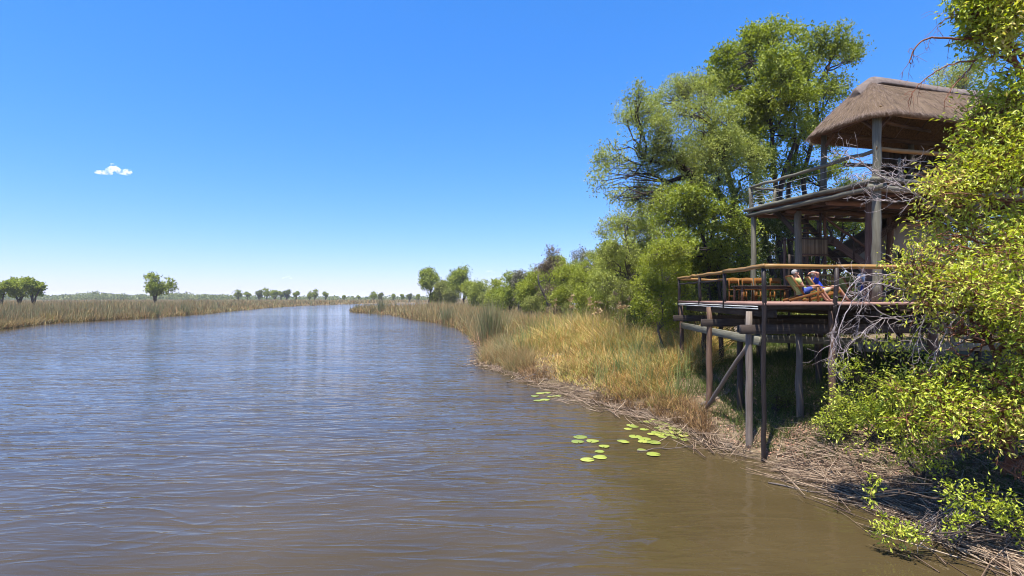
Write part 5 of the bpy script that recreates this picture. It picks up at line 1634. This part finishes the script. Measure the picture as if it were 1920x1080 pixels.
for n, yr, ds, L, rd, sp_, sd in ((950, (14.5, 36), (.05, .4), (.3, 1.5), (.005, .014), .55, 1), (200, (15, 24), (-.45, .45), (.5, 2.0), (.006, .016), .35, 2),
                                  (350, (15, 30), (1.2, .8), (.3, 1.1), (.005, .012), 1.1, 3), (2200, (6.0, 13.6), (.0, .6), (.3, 1.8), (.005, .014), .45, 4),
                                  (260, (6.0, 12.5), (-.7, .45), (.6, 2.6), (.007, .016), .4, 5), (500, (30, 50), (.0, .7), (.4, 1.8), (.008, .02), .6, 6), (500, (8, 15), (1.3, .8), (.3, 1.2), (.005, .012), 1.2, 7)):
    C, rr_ = shore_sticks(n, yr, ds, L, rd, sp_, sd)
    acc.add(*chains(C, np.stack([rr_, rr_ * .9, rr_ * .5], 1)))
stuff('driftwood_litter', acc, M['stick'], 'tangle of broken reeds and sticks along the right water line', 'debris')

g = R(507); acc = Acc()
P, r = scatter(g, 12000, (1430, 2100), (7.0, 17), (.1, 6), 1.0)
P2, r2 = scatter(g, 4000, (1000, 1500), (14, 30), (.2, 4.5), 1.0)
P = np.vstack([P, P2]); n = len(P); P[:, 2] += g.uniform(.01, .05, n)
s = g.uniform(.04, .10, n)
acc.add(*leaf_quads(P, np.c_[g.normal(0, 1, (n, 2)), g.normal(0, .25, n)], np.c_[g.normal(0, .5, (n, 2)), np.ones(n)], s, s * .5))
stuff('leaf_litter', acc, M['litter'], 'dry pinkish leaves lying over the sandy bank', 'leaf litter')

# named logs and stems that stand out of the tangle
logs = [((1315, 752, 18.6), (1375, 722, 18.9), .07, 'pale broken log lying by the foot of the diagonal brace'),
        ((1195, 852, 14.9), (1305, 829, 15.4), .018, 'long pale reed stem floating beside the lily pads'),
        ((1440, 908, 12.35), (1660, 958, 10.9), .022, 'long thin pale branch floating under the near bush'),
        ((950, 717, 27.0), (1030, 714, 27.6), .025, 'thin floating stick off the debris near the far lily pads')]
for p, q, r_, lab in logs:
    a_, b_ = at(*p), at(*q)
    for e in (a_, b_):
        e[2] = max(.0, gz(e[0], e[1])) + r_ * .7
    t = thing('driftwood_log', a_, lab, 'driftwood', 'single pieces of driftwood')
    w = Acc(); gg = R(int(p[0])); path = bent(a_, b_, 9, gg, .012); path[:, 2] = np.maximum(path[:, 2], .004)
    w.add(*tube(path, np.linspace(r_, r_ * .45, 9), 7))
    for k in range(3):
        s0 = path[3 + 2 * k % 5]; w.add(*tube(bent(s0, s0 + np.array([gg.normal(0, .25), gg.normal(0, .2), .12]), 3, gg, .05), [r_ * .5, r_ * .35, r_ * .15], 5))
    link('stem', w.mesh('stem', M['wood_pale'], True, a_), t)

# ------------------------------------------------------------------ lily pads
def pad_material():
    m, n, l = new_mat('lily_pad')
    oi = n.new('ShaderNodeObjectInfo'); r = ramp(n, [(0, (.22, .15, .04)), (.2, (.14, .18, .03)), (.5, (.23, .27, .04)), (1, (.34, .35, .06))])
    tc = n.new('ShaderNodeTexCoord'); nz = n.new('ShaderNodeTexNoise'); nz.inputs['Scale'].default_value = 9; nz.inputs['Detail'].default_value = 4
    l.new(tc.outputs['Object'], nz.inputs['Vector'])
    a = n.new('ShaderNodeMath'); a.operation = 'MULTIPLY_ADD'; a.inputs[1].default_value = .6
    b = n.new('ShaderNodeMath'); b.operation = 'MULTIPLY'; b.inputs[1].default_value = .5
    l.new(nz.outputs['Fac'], b.inputs[0]); l.new(oi.outputs['Random'], a.inputs[0]); l.new(b.outputs[0], a.inputs[2]); l.new(a.outputs[0], r.inputs['Fac'])
    p = n.new('ShaderNodeBsdfPrincipled'); p.inputs['Roughness'].default_value = .45
    l.new(r.outputs[0], p.inputs['Base Color'])
    o = n.new('ShaderNodeOutputMaterial'); l.new(p.outputs[0], o.inputs['Surface'])
    return m


M['lily_pad'] = pad_material()


def pad_mesh(seed):
    g = R(seed); k = 22
    th = np.linspace(.13, 2 * math.pi - .13, k)
    rim = 1 + .04 * np.sin(th * 3 + g.uniform(0, 6)) + .02 * np.sin(th * 7 + g.uniform(0, 6))
    curl = .035 + .03 * np.sin(th * 2 + g.uniform(0, 6))
    V = [np.array([[.06, 0, .0]]), np.c_[.55 * np.cos(th) * rim, .55 * np.sin(th) * rim, np.full(k, .008)], np.c_[np.cos(th) * rim, np.sin(th) * rim, curl]]
    top = np.vstack(V); bot = top - [0, 0, .02]
    k0 = np.arange(k - 1)
    tri = np.stack([np.zeros(k - 1, int), 1 + k0, 2 + k0], 1); q = np.stack([1 + k0, 1 + k + k0, 2 + k + k0, 2 + k0], 1)
    nT = len(top)
    rimq = np.stack([1 + k + k0, nT + 1 + k + k0, nT + 2 + k + k0, 2 + k + k0], 1)
    return build('lily_pad', np.vstack([top, bot]), [np.vstack([q, q[:, ::-1] + nT, rimq]), np.vstack([tri, tri[:, ::-1] + nT])], M['lily_pad'], True)


PADS = [pad_mesh(s) for s in range(5)]
big = [(1088, 820, 13, 'lily pad at the back of the outer trio of pads'), (1083, 829, 12, 'lily pad at the front of the outer trio of pads'), (1111, 828, 12, 'lily pad on the bank side of the outer trio'),
       (1133, 838, 10, 'single lily pad between the outer trio and the long stem'), (1124, 847, 9, 'narrow lily pad above the two outermost pads'),
       (1125, 858, 13, 'lily pad on the bank side of the two outermost pads'), (1101, 863, 13, 'outermost lily pad, nearest open water'), (1225, 853, 13, 'round lily pad just below the long pale floating stem'),
       (1191, 819, 12, 'large lily pad left of the overlapping row'), (1209, 824, 12, 'large lily pad at the start of the overlapping row'), (1206, 829, 10, 'lily pad tucked under the overlapping row'), (1226, 831, 13, 'large lily pad at the bank end of the overlapping row'),
       (1203, 844, 8, 'lily pad half under the long pale floating stem')]
small = [(1183, 798), (1177, 805), (1189, 801), (1205, 792), (1217, 791), (1208, 806), (1166, 828), (1172, 830), (1226, 787), (1236, 793), (1233, 803), (1242, 801), (1250, 796), (1243, 808), (1253, 810), (1262, 806),
         (1247, 813), (1256, 817), (1243, 820), (1266, 813), (1278, 811), (1271, 806), (1285, 813), (1281, 818), (1267, 821), (1283, 825), (1230, 812), (1221, 815), (1215, 762), (1222, 757), (1209, 759), (1226, 764), (1290, 805), (1259, 801), (1236, 816)]
mid = [(1003, 743), (1012, 738), (1024, 737), (1008, 752), (1022, 750), (1032, 744), (1045, 743)]
gp = R(61)


def pad(px, py, rpx, lab, grp, i):
    d = EYE * 1000 / (py - HORIZON); x = (px - 960) / 1000 * d
    o = link('lily_pad', PADS[i % 5], None, T((x, d, .012 + .004 * (i % 4))) @ Matrix.Rotation(gp.uniform(0, 6.28), 4, 'Z') @ Matrix.Diagonal((*([rpx * d / 1000] * 2), .6 * rpx * d / 1000, 1)))
    tag(o, lab, 'lily pad', grp)


for i, (px, py, r_, lab) in enumerate(big):
    pad(px, py, r_, lab, 'large lily pads off the bank', i)
for i, (px, py) in enumerate(small):
    if py < 770: lab, grp = 'small lily pad in the four-pad patch farthest up the bank debris', 'lily pads tucked into the debris'
    elif px < 1200: lab, grp = 'small lily pad on the open-water side of the crowded patch', 'lily pads on the outer side of the crowded patch'
    elif px > 1263: lab, grp = 'small lily pad at the bank side of the crowded patch', 'lily pads on the bank side of the crowded patch'
    else: lab, grp = 'small lily pad in the middle of the crowded patch by the bank', 'lily pads in the middle of the crowded patch'
    pad(px, py, gp.uniform(6, 9.5), lab, grp, i)
for i, (px, py) in enumerate(mid):
    pad(px, py, gp.uniform(7, 10), 'small lily pad in the far patch beside the reed debris', 'lily pads of the far patch', i)

# ------------------------------------------------------------------ the near tree and bush on the right bank
def near_lobes(items, seed, foot):
    g = R(seed); out = []
    for px, py, d, r in items:
        p = at(px, py, d) - foot
        out.append((p[0], p[1], p[2], r * d / 1000))
    return out


nf = np.array([9.95, 10.8, gz(9.95, 10.8) - .1])
items = [(1765, 470, 10, 44), (1725, 520, 10, 38), (1700, 490, 10, 22), (1800, 400, 10, 52), (1770, 355, 10.3, 34), (1840, 350, 10, 46), (1850, 450, 9.6, 60), (1900, 400, 9.8, 60), (1810, 540, 9.7, 62), (1740, 570, 9.9, 38),
         (1880, 560, 9.2, 70), (1920, 500, 9.2, 60), (1840, 640, 9.4, 64), (1900, 680, 9.0, 70), (1790, 620, 9.7, 44), (1860, 740, 9.2, 64), (1800, 720, 9.6, 52), (1750, 740, 9.8, 46), (1700, 760, 9.8, 40),
         (1905, 800, 9.0, 62), (1830, 810, 9.2, 54), (1775, 800, 9.5, 44), (1860, 290, 10.2, 38), (1850, 235, 10.3, 32), (1890, 250, 10.2, 34), (1905, 310, 10, 40), (1880, 190, 10.3, 34), (1820, 285, 10.3, 22), (1830, 210, 10.3, 18),
         (1960, 600, 9.2, 80), (1980, 420, 9.4, 80), (1970, 760, 9.0, 80), (1960, 260, 10, 60), (1915, 880, 9.0, 36), (2060, 560, 9.5, 90), (2060, 380, 9.8, 80)]
lob = near_lobes(items, 1, nf)
gl = R(5)
lob = [(x + o[0], y + o[1], z + o[2], r * gl.uniform(.36, .6)) for x, y, z, r in lob for o in unit(gl.normal(0, 1, (4, 3))) * gl.uniform(.45, 1.0, (4, 1)) * r]
lob = [l_ for l_ in lob if gl.uniform() > .28]
lob += near_lobes([(1815, 305, 10.2, 24), (1838, 255, 10.2, 26), (1870, 215, 10.2, 28), (1900, 265, 10, 32), (1850, 318, 10, 30), (1890, 335, 10, 32), (1826, 222, 10.2, 18), (1905, 190, 10.1, 26), (1860, 275, 10.1, 26)], 1, nf)
tm = tree_meshes(71, lob, 3350, 10, .096, M['leaf_near'], M['bark_red'], [[(0, 0, -.2), (.05, -.15, 1.2), (.1, -.5, 2.6), (.2, -.7, 4.4), (.3, -.4, 6.2)], [(.02, -.05, .7), (-.5, -.5, 2.0), (-1.0, -.6, 3.2)], [(.05, -.15, 1.0), (.6, -.6, 2.4)]],
                 .085, sprig=.46, wl=.36, shell=.2, up=.45, droop=.28, twig=1.0, gaps=.3)
# the leaves that show largest are parts of their own
V = np.zeros(len(tm[1].vertices) * 3, np.float32); tm[1].vertices.foreach_get('co', V); V = V.reshape(-1, 4, 3)
cv = V.mean(1) + nf
vis = ((cv[:, 0] / cv[:, 1]) < .95) & (np.abs((cv[:, 2] - EYE) / cv[:, 1]) < .53)
size = np.linalg.norm(np.cross(V[:, 2] - V[:, 0], V[:, 1] - V[:, 3]), axis=1) / np.linalg.norm(cv - [0, 0, EYE], axis=1) ** 2.5
pick = np.argsort(np.where(vis, -size, 0))[:280]
mask = np.ones(len(V), bool); mask[pick] = False
b_ = (np.arange(mask.sum()) * 4)[:, None]
crown_rest = build('crown', V[mask].reshape(-1, 3), [np.concatenate([b_ + np.array([[0, 1, 2]]), b_ + np.array([[0, 2, 3]])])], M['leaf_near'])
tm = (tm[0], crown_rest)
near = plant('near_tree', 'bright yellow-green leafy tree filling the right edge on the near bank', 'tree', nf, tm)

for o in near.children:
    if o.name.startswith('crown'): tag(o, kind='stuff')
leaf_me = build('leaf', [(0, 0, 0), (.18, .46, .09), (0, 1, -.12), (-.18, .46, .09), (.12, .75, .0), (-.12, .75, .0)], [np.array([[0, 1, 4], [0, 4, 2], [0, 2, 5], [0, 5, 3]])], M['leaf_single'])
for q in V[pick]:
    y_ = Vector(q[2] - q[0]); L_ = y_.length; y_.normalize()
    x_ = Vector(q[1] - q[3]); x_ = (x_ - y_ * x_.dot(y_)).normalized(); z_ = x_.cross(y_)
    m_ = Matrix((x_, y_, z_)).transposed().to_4x4() @ Matrix.Scale(L_, 4)
    m_.translation = Vector(q[0]) + Vector(nf)
    link('leaf', leaf_me, near, m_)

# upper limb that reaches in from the right with dark bare branches
uf = np.array([11.6, 10.6, gz(11.6, 10.6) - .1])
items = [(1865, 95, 10, 30), (1880, 55, 10, 32), (1850, 35, 10, 28), (1830, 12, 10, 24), (1905, 20, 10, 36), (1900, 95, 10, 26), (1880, 135, 10, 26), (1915, 140, 10, 28), (1860, -20, 10, 40), (1915, -40, 10, 50), (1820, -10, 10, 20), (1900, 170, 10, 24), (1840, 65, 10, 16)]
lob = near_lobes(items, 2, uf)
tm = tree_meshes(72, lob, 900, 9, .10, M['leaf_near'], M['bark_red'], [[(0, 0, -.2), (.1, 0, 3), at(1990, 300, 10.4) - uf, at(1905, 120, 10.2) - uf, at(1870, 60, 10) - uf], [at(1990, 300, 10.4) - uf, at(1960, 60, 10) - uf]], .10,
                 sprig=.36, wl=.42, shell=.3, up=.3, droop=.15, twig=.6, gaps=.9)
ut = plant('overhanging_tree', 'sparse tree in the top right corner with bare limbs over the thatch', 'tree', uf, tm)


def dead(name, parent, stems, seed, mat, twigs=26, tl=(.15, .5), r=.012, curl=.25, droop=0.0):
    """Bare branch: main stems with forking twigs, one mesh."""
    g = R(seed); w = Acc(); org_ = np.array(WM[parent.name].translation)
    for path, r0_ in stems:
        path = np.array(path, float)
        # smooth curve through the points
        t = np.linspace(0, len(path) - 1, len(path) * 5); i = np.minimum(t.astype(int), len(path) - 2); f_ = (t - i)[:, None]
        pm = np.vstack([2 * path[0] - path[1], path, 2 * path[-1] - path[-2]])
        a0, a1, a2, a3 = pm[i], pm[i + 1], pm[i + 2], pm[i + 3]
        C = .5 * ((2 * a1) + (-a0 + a2) * f_ + (2 * a0 - 5 * a1 + 4 * a2 - a3) * f_ ** 2 + (-a0 + 3 * a1 - 3 * a2 + a3) * f_ ** 3)
        C[1:-1] += g.normal(0, .008, (len(C) - 2, 3))
        w.add(*tube(C, np.linspace(r0_, r0_ * .3, len(C)), 6))
        n = len(C); tw = int(twigs * n / 20)
        for _ in range(tw):
            k = g.integers(int(n * .15), n)
            dr = unit(C[min(k, n - 1)] - C[max(k - 1, 0)])
            d = unit(dr * .8 + g.normal(0, .55, 3) + np.array([0, 0, -droop]))
            L = g.uniform(*tl)
            p = C[k]; pts = [p]
            for s in range(4):
                d = unit(d + g.normal(0, curl, 3) + np.array([0, 0, -droop * .3])); p = p + d * L / 4; pts.append(p)
            pts = np.array(pts)
            w.add(*rods(pts[:-1], pts[1:], np.linspace(r, r * .5, 4), np.linspace(r * .8, r * .35, 4)))
            for _ in range(3):
                kk = g.integers(1, 5); e = pts[kk]; d2 = unit(d + g.normal(0, .7, 3) + np.array([0, 0, -droop])); L2 = L * g.uniform(.25, .55)
                m1 = e + d2 * L2 * .5; d3 = unit(d2 + g.normal(0, .45, 3)); e2 = m1 + d3 * L2 * .5
                w.add(*rods([e, m1], [m1, e2], [r * .5, r * .4], [r * .4, r * .25]))
    return link(name, w.mesh(name, mat, True, org_), parent, T(org_))


# arching grey dead branch hanging before the deck
d1 = [([at(1790, 640, 10.2), at(1740, 560, 10.1), at(1690, 525, 10.1), at(1640, 513, 10.1), at(1600, 530, 10.1), at(1570, 590, 10.1), at(1556, 660, 10.1)], .02),
      ([at(1740, 560, 10.1), at(1680, 540, 10.0), at(1630, 535, 10.0), at(1590, 580, 10.0), at(1563, 650, 10.0), at(1552, 690, 10.0)], .016),
      ([at(1700, 520, 10.1), at(1672, 512, 10.1), at(1620, 560, 10.2), at(1608, 620, 10.2)], .013),
      ([at(1690, 600, 10.0), at(1650, 585, 10.0), at(1612, 548, 10.0), at(1600, 520, 10.0)], .012),
      ([at(1720, 590, 10.0), at(1650, 600, 10.0), at(1600, 640, 10.0), at(1575, 670, 10.0)], .010),
      ([at(1820, 575, 9.9), at(1770, 592, 9.9), at(1720, 600, 9.9), at(1660, 597, 9.9)], .014)]
dead('dead_branch', near, d1, 81, M['dead_wood'], twigs=15, tl=(.2, .6), r=.006, droop=.35)
d2 = [([at(1810, 430, 10.2), at(1750, 385, 10.2), at(1700, 355, 10.2), at(1650, 330, 10.2), at(1605, 300, 10.2), at(1570, 288, 10.2)], .026),
      ([at(1720, 370, 10.2), at(1690, 378, 10.2), at(1650, 375, 10.2), at(1610, 375, 10.2)], .014), ([at(1690, 350, 10.2), at(1655, 320, 10.2), at(1620, 325, 10.2), at(1590, 330, 10.2)], .013),
      ([at(1700, 355, 10.2), at(1690, 325, 10.2), at(1695, 300, 10.2)], .010)]
dead('dead_branch', near, d2, 82, M['dead_wood'], twigs=20, tl=(.15, .5), r=.007)
d3 = [([at(1850, 560, 9.8), at(1790, 600, 9.8), at(1765, 640, 9.8), at(1740, 700, 9.8)], .022), ([at(1800, 600, 9.8), at(1770, 570, 9.8), at(1740, 580, 9.8), at(1720, 640, 9.8)], .014), ([at(1830, 625, 9.8), at(1775, 655, 9.8)], .03)]
dead('dead_branch', near, d3, 83, M['dead_wood'], twigs=16, tl=(.2, .6), r=.007, droop=.3)
d4 = [([at(1925, 110, 10.1), at(1895, 85, 10.1), at(1850, 75, 10.1), at(1790, 72, 10.1), at(1740, 72, 10.1), at(1712, 95, 10.1), at(1708, 120, 10.1)], .03),
      ([at(1890, 100, 10.1), at(1840, 112, 10.1), at(1790, 118, 10.1), at(1745, 140, 10.1), at(1712, 172, 10.1), at(1703, 195, 10.1)], .020),
      ([at(1830, 113, 10.1), at(1800, 150, 10.1), at(1775, 180, 10.1), at(1770, 210, 10.1)], .014), ([at(1840, 40, 10.1), at(1800, 30, 10.1), at(1770, 35, 10.1)], .010),
      ([at(1990, 300, 10.4), at(1930, 130, 10.2), at(1880, 70, 10.1), at(1850, 50, 10.1)], .055), ([at(1940, 180, 10.2), at(1915, 140, 10.2), at(1870, 135, 10.2)], .02)]
dead('bare_limb', ut, d4, 84, M['bark_red'], twigs=9, tl=(.15, .55), r=.006, droop=.25)

# low shrub sprays in front of the deck posts
sf = np.array([8.9, 11.6, gz(8.9, 11.6) - .05])
items = [(1650, 735, 11, 34), (1600, 700, 11, 26), (1575, 690, 11.2, 14), (1630, 700, 11, 24), (1620, 770, 10.8, 28), (1590, 745, 11, 20), (1670, 780, 10.6, 34), (1560, 790, 11.3, 18), (1545, 800, 11.4, 10), (1650, 640, 10.8, 10), (1700, 660, 10.6, 14), (1690, 720, 10.6, 22),
         (1620, 640, 10.9, 7), (1645, 830, 10.5, 26), (1690, 850, 10.4, 26), (1600, 800, 10.9, 26), (1580, 770, 11, 22), (1615, 840, 10.7, 20), (1640, 790, 10.7, 30), (1740, 860, 10.2, 26), (1720, 810, 10.3, 34)]
lob = near_lobes(items, 3, sf)
plant('bank_shrub', 'open yellow-green shrub growing in front of the deck posts', 'shrub', sf,
      tree_meshes(73, lob, 640, 9, .08, M['leaf_near'], M['bark_dark'], [[(0, 0, -.1), (-.1, -.2, .8), (-.3, -.3, 1.6)], [(.1, 0, -.1), (-.6, .1, .9), (-1.0, .2, 1.5)]], .03, sprig=.26, wl=.36, shell=.2, up=.35, droop=.1, twig=.9, gaps=.5), part='foliage', wood='stem')
lf = np.array([9.1, 9.4, max(0, gz(9.1, 9.4)) - .05])
items = [(1690, 1005, 8.8, 16), (1660, 1000, 8.9, 12), (1715, 1000, 8.8, 10), (1800, 930, 9, 22), (1850, 960, 8.9, 22), (1790, 985, 8.8, 14), (1630, 925, 9.6, 12), (1650, 905, 9.7, 14), (1900, 990, 8.8, 20), (1880, 940, 8.9, 20)]
lob = near_lobes(items, 4, lf)
plant('water_edge_sprig', 'small leafy sprays over the stick tangle at the near water edge', 'shrub', lf,
      tree_meshes(74, lob, 190, 8, .08, M['leaf_near'], M['bark_dark'], [[(0, 0, -.1), (-.3, -.2, .4), (-.6, -.3, .6)]], .022, sprig=.22, wl=.4, shell=.2, twig=1.0), part='foliage', wood='stem')
# dry branches trailing into the water at the near corner
g = R(90)
t = thing('fallen_branch', (8.6, 9.6, 0.05), 'grey fallen branch trailing into the water in the lower right corner', 'driftwood', 'single pieces of driftwood')
st_ = []
for i in range(11):
    px0, py0 = g.uniform(1760, 1960), g.uniform(880, 960)
    d0 = (EYE - .5) * 1000 / (py0 - HORIZON)
    a_ = at(px0, py0, d0); b_ = at(px0 - g.uniform(60, 190), py0 + g.uniform(50, 130), d0 - .5); b_[2] = g.uniform(.01, .12)
    if b_[1] < 7.6: b_[1] = 7.6 + g.uniform(0, .4)
    st_.append(([a_, (a_ * .5 + b_ * .5) + [0, 0, .12], b_], g.uniform(.009, .018)))
dead('branch', t, st_, 91, M['dead_wood'], twigs=14, tl=(.15, .5), r=.005, droop=.1)

# ------------------------------------------------------------------ cloud and haze
def volume_mat(name, col, dens, aniso=0.0, noise=None):
    m, n, l = new_mat(name)
    v = n.new('ShaderNodeVolumePrincipled'); v.inputs['Color'].default_value = (*col, 1); v.inputs['Density'].default_value = dens; v.inputs['Anisotropy'].default_value = aniso
    o = n.new('ShaderNodeOutputMaterial'); l.new(v.outputs[0], o.inputs['Volume'])
    if noise:
        tc = n.new('ShaderNodeTexCoord'); nz = n.new('ShaderNodeTexNoise'); nz.inputs['Scale'].default_value = noise; nz.inputs['Detail'].default_value = 4
        l.new(tc.outputs['Object'], nz.inputs['Vector'])
        r = ramp(n, [(.44, (0, 0, 0)), (.70, (dens,) * 3)]); l.new(nz.outputs['Fac'], r.inputs['Fac']); l.new(r.outputs[0], v.inputs['Density'])
    return m


import bmesh


def cloud(px, py, d, puffs, label, dens):
    c = at(px, py, d); bm = bmesh.new(); g = R(int(px))
    for x, y, r in puffs:
        s = d / 1000
        bmesh.ops.create_icosphere(bm, subdivisions=3, radius=1, matrix=Matrix.Translation(((x - px) * s, g.normal(0, r * .5) * s, -(y - py) * s)) @ Matrix.Diagonal((r * 1.35 * s, r * s, r * .62 * s, 1)))
    me = bpy.data.meshes.new('cloud'); bm.to_mesh(me); bm.free()
    me.materials.append(volume_mat('cloud_vapour', (1, 1, 1), dens, 0.2, .05 * 3000 / d))
    o = link('cloud', me, None, T(c))
    rm = o.modifiers.new('remesh', 'REMESH'); rm.mode = 'VOXEL'; rm.voxel_size = .8 * d / 1000
    return tag(o, label, 'cloud', 'small clouds')


cloud(213, 320, 3000, [(186, 323, 7), (195, 324, 7), (204, 325, 6), (206, 318, 7), (214, 314, 7), (219, 319, 9), (226, 322, 8), (233, 324, 6), (239, 320, 6), (243, 324, 5), (212, 308, 3)], 'small white cloud alone in the blue sky above the left bank', .06)
cloud(920, 508, 6000, [(914, 509, 3), (919, 508, 4), (924, 510, 3)], 'tiny faint cloud low over the end of the tree belt', .012)
cloud(538, 519, 6000, [(530, 521, 3), (538, 519, 4), (546, 522, 3)], 'tiny faint cloud low over the distant tree row', .012)

HAZE = True
if HAZE:
    v = np.array([(x, y, z) for z in (-2.5, 26) for y in (-9600, 9600) for x in (-9600, 9600)], float)
    hz = link('haze', build('haze', v, [np.array([[0, 2, 3, 1], [4, 5, 7, 6], [0, 1, 5, 4], [2, 6, 7, 3], [0, 4, 6, 2], [1, 3, 7, 5]])], volume_mat('haze_air', (.86, .93, 1.0), .00017)))
    tag(hz, 'thin pale air over the river plain', 'haze', kind='stuff')
